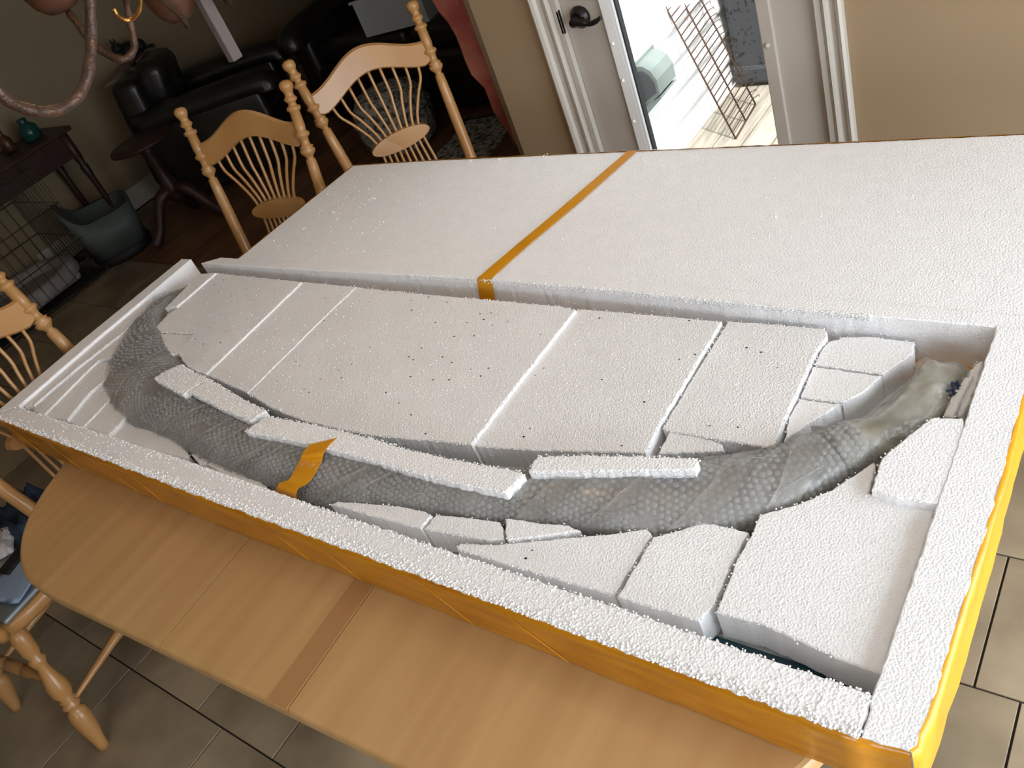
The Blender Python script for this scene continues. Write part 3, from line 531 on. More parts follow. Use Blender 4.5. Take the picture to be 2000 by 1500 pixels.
# packing blocks
for i, B in enumerate(D['blocks']):
    z1 = ZT + B['dz']; th = B['th']
    clean = i in (23, 24, 25, 26, 27, 28, 8, 9, 10, 20, 21, 22)
    o = link('foam_block', slab(B['p'], z1, max(z1 - th, ZTAB + .008), .0009, .007), 'foam' if clean else 'foam2', None)
    if True:
        cx_ = sum(p[0] for p in B['p']) / len(B['p']); cy_ = sum(p[1] for p in B['p']) / len(B['p'])
        for v in o.data.vertices: v.co.x -= cx_; v.co.y -= cy_; v.co.z -= z1
        o.location = (cx_, cy_, z1)
    tag(o, B['label'], 'foam block', 'foam packing blocks fitted inside the box')
    if str(i) in D['specks']:
        V = []; F = []
        for (x, y_) in D['specks'][str(i)]:
            k = len(V); r = random.uniform(.0012, .0024); V += [(x - cx_ + r * 1.2 * math.cos(a_ * PI / 3), y_ - cy_ + r * .9 * math.sin(a_ * PI / 3), .0003) for a_ in range(6)]; V.append((x - cx_, y_ - cy_, .0008))
            F += [(k + a_, k + (a_ + 1) % 6, k + 6) for a_ in range(6)]
        me = bpy.data.meshes.new('speck'); me.from_pydata(V, [], F); me.materials.append(M['speck']); s_ = bpy.data.objects.new('speck', me); COL.objects.link(s_); s_.parent = o; s_['kind'] = 'stuff'
    # sparse beads along rim
    pp = resample([tuple(p) for p in B['p']], .006); pts = []
    A_ = abs(area2(B['p'])); 
    for p in pp:
        if random.random() < (.55 if i in (4, 5, 6, 23, 24, 25) else .3): pts.append((p.x - cx_ + random.gauss(0, .0012), p.y - cy_ + random.gauss(0, .0012), -.001, random.uniform(.0008, .0019)))
    xs_ = [p[0] for p in B['p']]; ys_ = [p[1] for p in B['p']]
    for k in range(int(A_ * 3500)):
        p = (random.uniform(min(xs_), max(xs_)), random.uniform(min(ys_), max(ys_)))
        if inside(p, B['p']): pts.append((p[0] - cx_, p[1] - cy_, 0, random.choice((.0006, .0008, .0010, .0016))))
    if pts: beads('loose_beads', pts, o)
for S_ in D['strips']:
    bm = slab(S_['p'], S_['z'], S_['z'] - S_['th'], .0014, .006, bev=.0022); o = link('foam_strip', bm, 'foam3', None)
    tag(o, S_['label'], 'foam strip', 'loose foam strips lying on the wrapped tusk')
    pp = resample([tuple(p) for p in S_['p']], .004); pts = [(p.x + random.gauss(0, .001), p.y + random.gauss(0, .001), S_['z'] - random.random() * .004, random.uniform(.0009, .0021)) for p in pp if random.random() < .8]
    xs_ = [p[0] for p in S_['p']]; ys_ = [p[1] for p in S_['p']]
    for k in range(1500):
        p = (random.uniform(min(xs_), max(xs_)), random.uniform(min(ys_), max(ys_)))
        if inside(p, S_['p']) and random.random() < .5: pts.append((p[0], p[1], S_['z'] - .0002, random.uniform(.0006, .0014)))
    beads('loose_beads', pts, o)
o = bbox('plastic_sheet', (2.02, .075, ZTAB + .011), (.23, .05, .005), 'blueplastic'); tag(o, 'dark blue plastic edge at the bottom of the gap in front of the biggest block', 'sheet')

# ------------------------------------------------------------------ wrapped tusk
tk = thing('wrapped_tusk', 'long curved tusk in bubble wrap lying in the foam box', 'tusk', (0, 0, 0))
T = [list(t) for t in D['tusk']]
T[0] = [.071, .640, .022]; T[1] = [.070, .590, .032]; T[2] = [.083, .515, .044]; T[3] = [.108, .435, .054]
TP = smoothpath([(t[0], t[1], t[2]) for t in T], 8)
C2 = [Vector((p.x, p.y)) for p in TP]; RR = [p.z for p in TP]; NP = len(TP)
SL = [0]
for i in range(1, NP): SL.append(SL[-1] + (C2[i] - C2[i - 1]).length)
def tusk_pt(i, a, extra=0.0):
    """i float index along, a angle (0 = +side, pi/2 = top)"""
    i0 = min(int(i), NP - 2); f_ = i - i0; c = C2[i0].lerp(C2[i0 + 1], f_); r = RR[i0] * (1 - f_) + RR[i0 + 1] * f_
    t = (C2[min(i0 + 2, NP - 1)] - C2[max(i0 - 1, 0)]).normalized(); s = Vector((-t.y, t.x))
    rv = min(.039, r * .9); endf = min(1, SL[i0] / .05 + .5, (SL[-1] - SL[i0]) / .05 + .7)
    zc = ZTAB + .009 + rv + (.0 if i0 < NP - 40 else 0)
    x = math.cos(a); z = math.sin(a); sx = math.copysign(abs(x) ** .85, x)
    return Vector((c.x + s.x * sx * (r + extra), c.y + s.y * sx * (r + extra), zc + z * (rv + extra) * endf)), t, s
def tusk_mesh(i0, i1, extra, m, name, na=36, wr=.0022, fr=26, flabel=None):
    bm = bmesh.new(); rings = []
    n = (i1 - i0)
    for i in range(n + 1):
        ring = []
        for k in range(na):
            a = 2 * PI * k / na; p, t, s = tusk_pt(i0 + i, a, extra)
            q_ = Vector((math.cos(a), math.sin(a), 0)); hel = SL[min(i0 + i, NP - 1)] * 26 + a * 1.1
            nz = noise.noise(Vector((p.x * fr, p.y * fr, p.z * fr))) * wr + (wr * 1.1 if (math.sin(hel) > .86) else 0)
            d = Vector((s.x * math.cos(a), s.y * math.cos(a), math.sin(a))); ring.append(bm.verts.new(p + d * nz))
        rings.append(ring)
    for i in range(n):
        for k in range(na): bm.faces.new((rings[i][k], rings[i][(k + 1) % na], rings[i + 1][(k + 1) % na], rings[i + 1][k]))
    for rg, rev in ((rings[0], -1), (rings[-1], 1)):
        c = sum((v.co for v in rg), Vector()) / na; tt = (Vector((*(C2[1] - C2[0]), 0)) if rev < 0 else Vector((*(C2[-1] - C2[-2]), 0))).normalized() * .006 * rev
        inn = [bm.verts.new(c + (v.co - c) * .7 + tt) for v in rg]; cv = bm.verts.new(c + tt * 1.6)
        for k in range(na): bm.faces.new((rg[k], rg[(k + 1) % na], inn[(k + 1) % na], inn[k])); bm.faces.new((inn[k], inn[(k + 1) % na], cv))
    o = link(name, bm, m, parent=tk, smooth=True)
    if flabel: o['label'] = flabel
    return o
iA = 10; iB = NP - 29
tusk_mesh(iA, iB, 0, 'wrap', 'bubble_wrap', wr=.0025)
tusk_mesh(iB - 6, NP - 1, -.002, 'tusk', 'butt_end', wr=.0022, fr=45, flabel='cream tusk end under crinkled clear film')
tusk_mesh(0, iA + 2, -.001, 'tusk', 'tip_end', wr=.002, fr=60, flabel='thin tip under shiny film')
tusk_mesh(iB - 5, NP - 1, .0018, 'clear', 'clear_film', wr=.0060, fr=62)
# bubbles
V = []; F = []; s_ = 0.012; dom = [(0, 1.0, 0.0), (1, .95, .72), (2, .72, 1.0)]
s = SL[iA + 3]; row = 0
import bisect
def idx(s): k = bisect.bisect(SL, s) - 1; k = max(0, min(k, NP - 2)); return k + (s - SL[k]) / max(1e-6, SL[k + 1] - SL[k])
while s < SL[iB] - .002:
    ii = idx(s); r = RR[int(ii)]; per = PI * (r + .045) / 2 * 1.15; nb = int(per / .0112)
    for k in range(nb):
        a = .02 * PI + (k + (row % 2) * .5) / nb * .98 * PI
        if noise.noise(Vector((s * 9, a * 2.2, 3.3))) > (.34 if s < 1.0 else .55): continue
        p, t, sd_ = tusk_pt(ii + random.uniform(-.1, .1), a, .0018); n = Vector((sd_.x * math.cos(a), sd_.y * math.cos(a), math.sin(a))).normalized()
        e1 = Vector((t.x, t.y, 0)); e2 = n.cross(e1).normalized(); e1 = e2.cross(n); R_ = .0046 * random.uniform(.85, 1.08); hgt = .0032 * random.uniform(.6, 1.1); b0 = len(V)
        for (lv, rs, hs) in dom:
            for q_ in range(8):
                th = q_ * PI / 4; V.append(p + (e1 * math.cos(th) + e2 * math.sin(th)) * R_ * rs + n * (hgt * hs - .0008))
        V.append(p + n * (hgt - .0008)); c_ = len(V) - 1
        for lv in range(2):
            for q_ in range(8): F.append((b0 + lv * 8 + q_, b0 + lv * 8 + (q_ + 1) % 8, b0 + lv * 8 + 8 + (q_ + 1) % 8, b0 + lv * 8 + 8 + q_))
        for q_ in range(8): F.append((b0 + 16 + q_, b0 + 16 + (q_ + 1) % 8, c_))
    s += .0098; row += 1
me = bpy.data.meshes.new('bubbles'); me.from_pydata(V, [], F); me.materials.append(M['bubble'])
for p in me.polygons: p.use_smooth = True
o = bpy.data.objects.new('bubbles', me); COL.objects.link(o); o.parent = tk; o['kind'] = 'stuff'
# folded overlapping wrap layers (diagonal bands)
def band(s0, width, slope, ex, wob=.004, name='wrap_fold'):
    bm = bmesh.new(); rows = []; na = 26
    for k in range(na + 1):
        a = .03 * PI + .94 * PI * k / na; row = []
        for j in range(7):
            s = s0 + slope * (a - PI / 2) + width * (j / 6) + noise.noise(Vector((a * 3, j * .6, s0 * 9))) * wob
            s = max(.01, min(SL[-1] - .004, s)); p, t, sd_ = tusk_pt(idx(s), a, ex + (.0018 if j in (0, 6) else 0) + .0012 * noise.noise(Vector((a * 9, j * 2.1, s0 * 7)))); row.append(bm.verts.new(p))
        rows.append(row)
    for k in range(na):
        for j in range(6): bm.faces.new((rows[k][j], rows[k][j + 1], rows[k + 1][j + 1], rows[k + 1][j]))
    return link(name, bm, 'fold', tk, True)
tot = SL[-1]
for s0, wd, sl in ((.50, .010, .05), (.86, .014, -.06), (.98, .010, -.06), (1.05, .008, -.06), (1.16, .022, -.07), (1.20, .008, -.07), (1.43, .030, -.09), (1.50, .012, -.09), (1.72, .014, .08), (1.80, .05, -.05), (1.93, .03, -.06), (2.05, .05, -.06), (2.16, .05, -.06)):
    if s0 + wd < tot - .1: band(s0, wd, sl, .0042)
# long fine creases
for k in range(26):
    s0 = random.uniform(.12, tot - .35); a0 = random.uniform(.25, .85) * PI; da = random.uniform(-.5, .5); ds = random.uniform(.03, .09)
    bm = bmesh.new(); tube(bm, [tusk_pt(idx(s0 + ds * q_ / 6), a0 + da * q_ / 6, .0045)[0] for q_ in range(7)], .0007, 5); link('crease', bm, 'clear', tk, True)
# blue marker scribble at the thick end
def tp(ds, a): return tusk_pt(idx(tot - ds), a, .0058)[0]
bm = bmesh.new()
for pth in ([(.060, .44), (.052, .40), (.044, .46), (.040, .40)], [(.056, .33), (.046, .45), (.038, .36)], [(.062, .38), (.040, .30)], [(.050, .28), (.036, .42)]):
    tube(bm, [tp(a_ + .006, (1.16 - b_) * PI) for a_, b_ in pth], .0016, 6)
o = link('marker_scribble', bm, 'ink', tk, True); o['label'] = 'dark blue marker scribble'
o = link('tape_strap', ribbon(D['strapL'], D['strapR']), 'tape2'); tag(o, 'orange tape strap across the tusk and the longest foam strip', 'tape')

# ------------------------------------------------------------------ lid and tape
ld = thing('foam_sheet', 'wide flat white foam sheet lying level behind the open box', 'foam sheet', (0, 0, 0))
LF = D['lidfar']; near = D['lid']; farR = [2.62, LF[0][1] + .004]
poly = near + [[2.62, near[-1][1] + .006], farR] + LF
link('sheet_slab', slab(poly, ZT - .0015, ZT - .062, .0008, .012, bev=.0015), 'foam', ld)
PLd = [LF[-1], near[0]]; skin('tape_edge', PLd, ZT - .064, ZT - .0005, 'tape', ld, .0012, .0010); skin('tape_edge', ([farR] + LF), ZT - .064, ZT - .0005, 'tape', ld, .0012, .0010)
bbox('lower_slab', (1.6, .97, (ZTAB + ZT - .064) / 2 + .001), (1.6, .40, ZT - .068 - ZTAB), 'foam2', ld)
pts = []
for i in range(420):
    x = random.uniform(.25, 2.4); y_ = random.uniform(.75, 1.19)
    if random.random() < .5: x = random.uniform(.26, .75); y_ = random.uniform(.75, 1.15)
    pts.append((x, y_, ZT - .001, random.choice((.0007, .0009, .0011, .0018))))
for cx2, cy2 in ((.30, .80), (.42, .94), (.52, 1.01), (.37, .86), (1.71, .95), (1.0, 1.21), (.75, 1.20), (.85, 1.20)):
    for k in range(6): pts.append((cx2 + random.gauss(0, .006), cy2 + random.gauss(0, .005), ZT, random.uniform(.0012, .0026)))
beads('loose_beads', pts, ld)
o = link('tape_strip', ribbon(D['tapeL'], D['tapeR'], .0007), 'tape2'); tag(o, 'long straight orange tape strip over the wide sheet, folded into the open box', 'tape')

# ------------------------------------------------------------------ chairs
def leg_profile(r=.021):
    return [(0, r * .75), (.05, r * .8), (.12, r * 1.0), (.2, r * 1.25), (.27, r * 1.35), (.32, r * 1.2), (.345, r * .8), (.36, r * 1.15), (.38, r * 1.2), (.395, r * .85), (.415, r * 1.1), (.43, r * .85),
            (.47, r * 1.3), (.53, r * 1.35), (.60, r * 1.0), (.68, r * .72), (.72, r * 1.0), (.74, r * 1.12), (.76, r * .8), (.80, r * 1.1), (.9, r * 1.2), (1, r * 1.0)]
def make_chair(label):
    t = thing('dining_chair', label, 'chair', group='honey oak spindle-back dining chairs')
    # seat: scooped, rounded
    bm = bmesh.new(); n = 40; lv = [(.94, .005), (.985, 0), (1, -.008), (1, -.026), (.96, -.038), (.80, -.044)]; rings = []
    def outl(a):
        c, s2 = math.cos(a), math.sin(a); x = .225 * math.copysign(abs(c) ** .62, c) * (1.06 if s2 > 0 else .94); y = .215 * math.copysign(abs(s2) ** .62, s2); return x, y
    for sc_, dz in lv: rings.append([bm.verts.new((outl(2 * PI * k / n)[0] * sc_, outl(2 * PI * k / n)[1] * sc_, .455 + dz)) for k in range(n)])
    inn = [bm.verts.new((outl(2 * PI * k / n)[0] * .6, outl(2 * PI * k / n)[1] * .6, .449)) for k in range(n)]
    for r in range(len(lv) - 1):
        for k in range(n): bm.faces.new((rings[r][k], rings[r + 1][k], rings[r + 1][(k + 1) % n], rings[r][(k + 1) % n]))
    for k in range(n): bm.faces.new((inn[k], rings[0][k], rings[0][(k + 1) % n], inn[(k + 1) % n]))
    bm.faces.new(inn); bm.faces.new(rings[-1][::-1]); link('seat', bm, 'chair', t, True)
    feet = {}
    for sx in (-1, 1):
        for sy, ys, yf in ((1, .14, .20), (-1, -.14, -.235)):
            bm = bmesh.new(); f_ = Vector((sx * .222, yf, 0)); h_ = Vector((sx * .155, ys, .43)); lathe(bm, f_, h_, leg_profile(), 12); link('leg', bm, 'chair', t, True); feet[(sx, sy)] = (f_, h_)
    def on(k, z): f_, h_ = feet[k]; return f_.lerp(h_, z / .43)
    str_prof = [(0, .008), (.15, .0105), (.3, .015), (.36, .018), (.38, .013), (.40, .017), (.5, .018), (.6, .017), (.62, .013), (.64, .018), (.7, .015), (.85, .0105), (1, .008)]
    for sx in (-1, 1):
        for z in (.16, .24):
            if z == .24: continue
            bm = bmesh.new(); lathe(bm, on((sx, -1), z), on((sx, 1), z + .04), [(0, .007), (.1, .008), (.45, .0125), (.6, .0165), (.64, .012), (.67, .016), (.7, .012), (.85, .013), (1, .010)], 10); link('stretcher', bm, 'chair', t, True)
    for sy, z in ((1, .26), (-1, .24)):
        bm = bmesh.new(); lathe(bm, on((-1, sy), z), on((1, sy), z), str_prof, 10); link('stretcher', bm, 'chair', t, True)
    # back posts: seat z .45 -> 1.12
    def bk(x, z, dx=1.0):  # back surface: leaning plane plus bow
        y = -.185 - (z - .45) * .20 - .018 * (1 - (x / .23) ** 2); return Vector((x, y, z))
    k = .0192
    prof = [(0, k * .8), (.03, k), (.30, k * 1.0), (.50, k * .98), (.505, k * .9), (.515, k * .98), (.60, k * .9), (.645, k * .82), (.652, k * .55), (.662, k * .70), (.678, k * 1.22), (.690, k * 1.30), (.700, k * 1.0), (.705, k * 1.22), (.712, k * .8), (.728, k * .72), (.745, k * .78), (.757, k * 1.22), (.766, k * 1.22), (.775, k * .8), (.80, k * .92),
            (.865, k * .85), (.872, k * 1.18), (.884, k * 1.18), (.890, k * .75), (.902, k * .62), (.914, k * 1.05), (.922, k * 1.08), (.928, k * .85), (.940, k * .72), (.952, k * .82), (.965, k * 1.10), (.980, k * 1.18), (.992, k * .98), (1.0, k * .5)]
    for sx in (-1, 1):
        bm = bmesh.new(); a = Vector((sx * .192, -.175, .44)); b = Vector((sx * .228, -.185 - .67 * .20, 1.12)); lathe(bm, a, b, prof, 14); link('back_post', bm, 'chair', t, True)
    # crest rail
    bm = bmesh.new(); n = 28; fr = []; bc = []
    def cb(x): u_ = abs(x) / .215; return .918 + .060 * (.5 + .5 * math.cos(PI * min(1, u_ * 1.02)))
    def ct(x): u_ = abs(x) / .215; return .998 + .066 * (.5 + .5 * math.cos(PI * min(1, u_ * 1.02)))
    rows = []
    for i in range(n + 1):
        x = -.213 + .426 * i / n; u_ = abs(x) / .213; zb, zt_ = cb(x), ct(x)
        if u_ > .85: zb += .016 * ((u_ - .85) / .15) ** 2
        col = []
        for (z, d) in ((zb, .0), (zb + .006, .009), (zt_ - .006, .009), (zt_, 0), (zt_ - .006, -.009), (zb + .006, -.009)):
            p = bk(x, z); col.append(bm.verts.new((p.x, p.y + .004 + d, p.z)))
        rows.append(col)
    for i in range(n):
        for j in range(6): bm.faces.new((rows[i][j], rows[i][(j + 1) % 6], rows[i + 1][(j + 1) % 6], rows[i + 1][j]))
    bm.faces.new(rows[0]); bm.faces.new(rows[-1][::-1]); link('crest_rail', bm, 'chair', t)
    for i in range(9):
        u_ = (i - 4) / 4; xt = u_ * .162; xm = u_ * .078; xb = u_ * .088
        pts = [bk(xt, cb(xt) + .008), bk(xt * .90 + xm * .10, .895), bk(xt * .62 + xm * .38, .86), bk(xt * .33 + xm * .67, .82), bk(xt * .10 + xm * .90, .78), bk(xm, .73), bk(xb, .60), bk(xb * 1.1, .45)]
        pts = [p + Vector((0, .006, 0)) for p in pts]; bm = bmesh.new(); tube(bm, smoothpath(pts, 3), .0052, 7); link('spindle', bm, 'chair', t, True)
    bm = bmesh.new(); n = 28; A = []; Bv = []
    for i in range(n):
        a = 2 * PI * i / n; x = .110 * math.cos(a); z = .742 + .031 * math.sin(a); p = bk(x, z); A.append(bm.verts.new((p.x, p.y + .018, p.z))); Bv.append(bm.verts.new((p.x, p.y - .006, p.z)))
    bm.faces.new(A); bm.faces.new(Bv[::-1])
    for i in range(n): bm.faces.new((A[i], Bv[i], Bv[(i + 1) % n], A[(i + 1) % n]))
    link('medallion', bm, 'chair', t)
    return t
c1 = make_chair('honey oak spindle-back chair at the foam sheet left edge, left one behind the table')
def put(c, mid, facing):
    f_ = Vector(facing).normalized(); rz = math.atan2(-f_.x, f_.y); mid = Vector(mid)
    o_ = mid + f_ * (.185 + .67 * .20); c.location = (o_.x, o_.y, 0); c.rotation_euler = (0, 0, rz)
c2 = copy_tree(c1); c2['label'] = 'honey oak spindle-back chair behind the foam sheet, right of the two behind the table'
c3 = copy_tree(c1); c3['label'] = 'honey oak chair at the table left end, its spindle back cut by the photo edge'
c4 = copy_tree(c1); c4['label'] = 'honey oak chair at the lower left with papers on its seat'
put(c1, (-.115, 1.178), (.243, -.97)); put(c2, (.081, 1.578), (.80, -.60))
c3.location = (.19, .154, 0); c3.rotation_euler = (0, 0, math.atan2(-.96, .28))
c4.location = (-.083, -.215, 0); c4.rotation_euler = (0, 0, math.atan2(.135, .99))

# things on the lower left chair's seat
def crumple(name, c, s, m, amp=.02, seed=0, rz=0, lab='', cat='cloth', nx=14, ny=12):
    bm = bmesh.new(); g = []
    for i in range(nx + 1):
        row = []
        for j in range(ny + 1):
            u_, v_ = i / nx - .5, j / ny - .5; e = max(0, 1 - (2 * max(abs(u_), abs(v_))) ** 6)
            h = s[2] * e * (.7 + .6 * noise.noise(Vector((u_ * 4 + seed, v_ * 4, seed)))) + amp * e * noise.noise(Vector((u_ * 11, v_ * 11 + seed, 2)))
            k_ = 1 + .12 * noise.noise(Vector((math.atan2(v_, u_ + 1e-6) * 1.5, seed, 0))); row.append(bm.verts.new((u_ * s[0] * k_, v_ * s[1] * k_, max(h, .001))))
        g.append(row)
    for i in range(nx):
        for j in range(ny): bm.faces.new((g[i][j], g[i + 1][j], g[i + 1][j + 1], g[i][j + 1]))
    bt = [bm.verts.new((0, 0, 0))]
    edge = [g[i][0] for i in range(nx + 1)] + [g[nx][j] for j in range(1, ny + 1)] + [g[i][ny] for i in range(nx - 1, -1, -1)] + [g[0][j] for j in range(ny - 1, 0, -1)]
    for i in range(len(edge)): bm.faces.new((edge[i], edge[(i + 1) % len(edge)], bt[0]))
    o = link(name, bm, m, None, True); o.location = c; o.rotation_euler = (0, 0, rz); return tag(o, lab, cat)
SZ = .462
o = bbox('tray', (0, 0, 0), (.20, .26, .014), 'silver', None, .006); o.location = (.02, -.22, SZ + .007); o.rotation_euler = (0, 0, .1); tag(o, 'flat grey-blue metallic tray at the front of the chair seat at lower left', 'tray')
for k, (x, y_, s2, rz, m, lb) in enumerate([(.03, -.215, (.15, .20), .35, 'paleblue', 'pale blue torn sheet on top of the grey tray'), (-.03, -.20, (.16, .24), -.15, 'paper', 'white paper sheet partly under the pale blue one'), (-.10, -.18, (.14, .24), .12, 'paper', 'grey-white booklet at the left edge of the chair seat')]):
    zz = SZ + .0155 + (2 - k) * .003 + (.004 if k == 0 else 0)
    o = crumple('paper_sheet', (x, y_, zz), (s2[0], s2[1], .005), m, .004, k * 3, rz, lb, 'paper')
o = bbox('notebook', (0, 0, 0), (.045, .22, .016), 'black', None, .002); o.location = (-.045, -.14, SZ + .032); o.rotation_euler = (.03, 0, .22); tag(o, 'narrow dark brown notebook standing out among the papers on the chair', 'notebook')
crumple('jacket', (-.17, -.10, SZ), (.24, .20, .09), 'navy', .05, 5, .3, 'dark navy bunched jacket at the back of the paper-covered chair seat', 'jacket', 20, 16)
crumple('white_napkin', (-.10, -.19, SZ + .05), (.12, .06, .03), 'paper', .02, 9, -.5, 'crumpled white napkin between jacket and papers', 'napkin')

# ------------------------------------------------------------------ chandelier
ch = thing('chandelier', 'antique bronze chandelier with scrolled arms hanging over the table', 'chandelier', (0, 0, 0))
def arm(nm, pts, r, m='bronze', seg=12):
    bm = bmesh.new(); P = smoothpath(pts, 5); n = len(P); tube(bm, P, [r * (.92 + .08 * math.sin(i * .9)) for i in range(n)], seg); return link(nm, bm, m, ch, True)
J1 = D['j1']; J2 = D['j2']; arm('arm', J1, .0085); arm('arm', J2, .0085); arm('scroll', D['curl'], .0040, 'copper')
hub = Vector((.95, .42, 0))
bm = bmesh.new(); lathe(bm, (hub.x, hub.y, 1.78), (hub.x, hub.y, 2.05), [(0, .008), (.08, .03), (.2, .055), (.35, .06), (.5, .04), (.7, .022), (.85, .03), (1, .01)], 16); link('hub', bm, 'bronze', ch, True)
bm = bmesh.new(); tube(bm, [(hub.x, hub.y, 2.04), (hub.x, hub.y, H)], .006, 8); link('rod', bm, 'bronze', ch, True)
bm = bmesh.new(); lathe(bm, (hub.x, hub.y, H - .03), (hub.x, hub.y, H), [(0, .02), (.4, .06), (1, .065)], 16); link('canopy', bm, 'bronze', ch, True)
for P0 in (J1, J2):
    a = Vector(P0[0]); b = Vector((hub.x, hub.y, 1.92)); arm('arm', [a, a.lerp(b, .5) + Vector((0, 0, .05)), b], .0075)
def bell(p, s=1.0):  # open glass bell
    bm = bmesh.new(); z = p[2]; seg = 24; pr = [(.014, 0), (.030, .004), (.048, .022), (.058, .05), (.064, .085), (.072, .11)]; rows = []
    for r, dz in pr: rows.append([bm.verts.new((p[0] + r * s * math.cos(2 * PI * k / seg), p[1] + r * s * math.sin(2 * PI * k / seg), z + dz * s)) for k in range(seg)])
    for i in range(len(rows) - 1):
        for k in range(seg): bm.faces.new((rows[i][k], rows[i][(k + 1) % seg], rows[i + 1][(k + 1) % seg], rows[i + 1][k]))
    bm.faces.new(rows[0][::-1]); return link('glass_shade', bm, 'amber', ch, True)
bell((D['j2'][-1][0] - .01, D['j2'][-1][1], D['j2'][-1][2] + .004), 1.05); bell((J1[-1][0], J1[-1][1], J1[-1][2] + .005)); B3 = (.50, .775, 1.462); B4 = (.56, .86, 1.47); bell(B3, .9); bell(B4, .8)
for Bp in (B3, B4): arm('arm', [Bp, (Bp[0] + .03, Bp[1] - .02, Bp[2] - .012), (Bp[0] + .12, Bp[1] - .08, Bp[2] + .03), (hub.x - .12, hub.y + .1, 1.62), (hub.x, hub.y, 1.8)], .0065)
def bulb(p, e):
    l = bpy.data.lights.new('bulb_light', 'POINT'); l.energy = e; l.color = (1, .62, .30); l.shadow_soft_size = .03; o = bpy.data.objects.new('bulb_light', l); COL.objects.link(o); o.location = p; o.parent = ch
bulb((D['j2'][-1][0] - .01, D['j2'][-1][1], D['j2'][-1][2] + .13), 5.0); bulb((J1[-1][0], J1[-1][1], J1[-1][2] + .14), 4.0); bulb((hub.x + .1, hub.y + .25, 2.12), 4.0)

# ------------------------------------------------------------------ living room
def rb(name, parent, c, s, m, bev=.03, rot=None):
    bm = bmesh.new(); box(bm, c, s, rot); bmesh.ops.bevel(bm, geom=bm.edges[:], offset=bev, segments=4, affect='EDGES', profile=.5); return link(name, bm, m, parent, True)
def armchair(label, loc, rz, wd=.95):
    t = thing('leather_armchair' if wd < 1.2 else 'leather_sofa', label, 'armchair' if wd < 1.2 else 'sofa', loc, rz)
    rb('base', t, (0, 0, .22), (wd - .1, .80, .34), 'leather', .04); 
    n = 1 if wd < 1.2 else 2
    for k in range(n):
        cw = (wd - .44) / n; x = (k - (n - 1) / 2) * cw
        rb('seat_cushion', t, (x, .06, .46), (cw - .01, .62, .16), 'leather', .06); rb('back_cushion', t, (x, -.27, .74), (cw - .01, .22, .50), 'leather', .09, RX(-.2))
    rb('backrest', t, (0, -.40, .56), (wd - .14, .20, .80), 'leather', .07, RX(-.12))
    for sx in (-1, 1):
        rb('armrest', t, (sx * (wd / 2 - .10), .0, .33), (.18, .82, .58), 'leather', .05)
        bm = bmesh.new(); tube(bm, smoothpath([(sx * (wd / 2 - .10), -.42, .64), (sx * (wd / 2 - .10), 0, .63), (sx * (wd / 2 - .10), .40, .60), (sx * (wd / 2 - .10), .44, .55)], 5), .098, 16); link('arm_roll', bm, 'leather', t, True)
    for sx in (-1, 1):
        for sy in (-1, 1): bbox('foot', (sx * (wd / 2 - .12), sy * .33, .03), (.06, .06, .06), 'darkwood', t)
    return t
armchair('black leather armchair seen from behind, between the tripod table and the left chair', (-2.80, 2.80, 0), math.radians(-50), .86).scale = (1, 1, .86)
armchair('black leather sofa with rolled arms holding the clear storage bin', (-1.42, 3.64, 0), math.radians(180), 2.0)
mc = thing('media_cabinet', 'black cabinet standing in the dark behind the right oak chair', 'cabinet', (-.10, 3.20, 0))
bbox('body', (0, 0, .36), (.60, .45, .70), 'black', mc, .01); bbox('top', (0, 0, .72), (.64, .49, .03), 'black', mc, .008)
for sx in (-1, 1): bbox('cabinet_door', (sx * .145, -.231, .36), (.28, .014, .62), 'black', mc, .004)
sb = thing('storage_bin', 'clear plastic storage bin with blue lid near the top of the photo', 'bin', (-1.48, 3.42, .145), .2)
sb.scale = (.80, .80, .80)
bm = bmesh.new()
for (cx3, cy3, sx3, sy3) in ((0, -.19, .56, .008), (0, .19, .60, .008), (-.28, 0, .008, .38), (.28, 0, .008, .38)): box(bm, (cx3, cy3, .62), (sx3, sy3, .26))
box(bm, (0, 0, .494), (.56, .38, .008)); link('tub', bm, 'plastic', sb); bbox('lid', (.08, 0, .765), (.46, .42, .02), 'blue', sb, .006); bbox('rim', (0, -.19, .745), (.62, .02, .02), 'plastic', sb, .004)
# tweed pouf and rug piece
pf = thing('pouf', 'round grey tweed pouf seen through the right oak chair spindles', 'pouf', (-1.40, 2.92, 0))
bm = bmesh.new(); lathe(bm, (0, 0, 0), (0, 0, .36), [(0, .17), (.08, .215), (.4, .235), (.75, .22), (.93, .17), (1, .06)], 28); link('cushion_body', bm, 'stone', pf, True)
bm = bmesh.new(); lathe(bm, (0, 0, .20), (0, 0, .215), [(0, .234), (.5, .242), (1, .234)], 28); link('seam', bm, 'stone', pf, True)
crumple('mat', (-.86, 2.93, 0), (.42, .55, .012), 'stone', .006, 4, .15, 'flat grey patterned mat on the living room floor', 'mat')
# red cloth
bm = bmesh.new(); g = []
for i in range(19):
    row = []; z = 1.34 - i * .05
    for j in range(9):
        wdt = .20 - .10 * abs(math.sin(i * .35)) * .4 + .03 * math.sin(i * 1.3); u_ = j / 8
        row.append(bm.verts.new((.228 - .012 - wdt * .35 * (1 - u_) - .03 * math.sin(u_ * 9 + i * .25) - (.05 if 3 < i < 13 else 0) * (1 - u_) * .6, 2.02 + u_ * .34 + .02 * math.sin(i * .8), z - .05 * u_ * (1 if i == 18 else 0))))
    g.append(row)
for i in range(18):
    for j in range(8): bm.faces.new((g[i][j], g[i][j + 1], g[i + 1][j + 1], g[i + 1][j]))
r_ = bmesh.ops.extrude_face_region(bm, geom=bm.faces[:]); bmesh.ops.translate(bm, verts=[v for v in r_['geom'] if isinstance(v, bmesh.types.BMVert)], vec=(-.006, 0, 0))
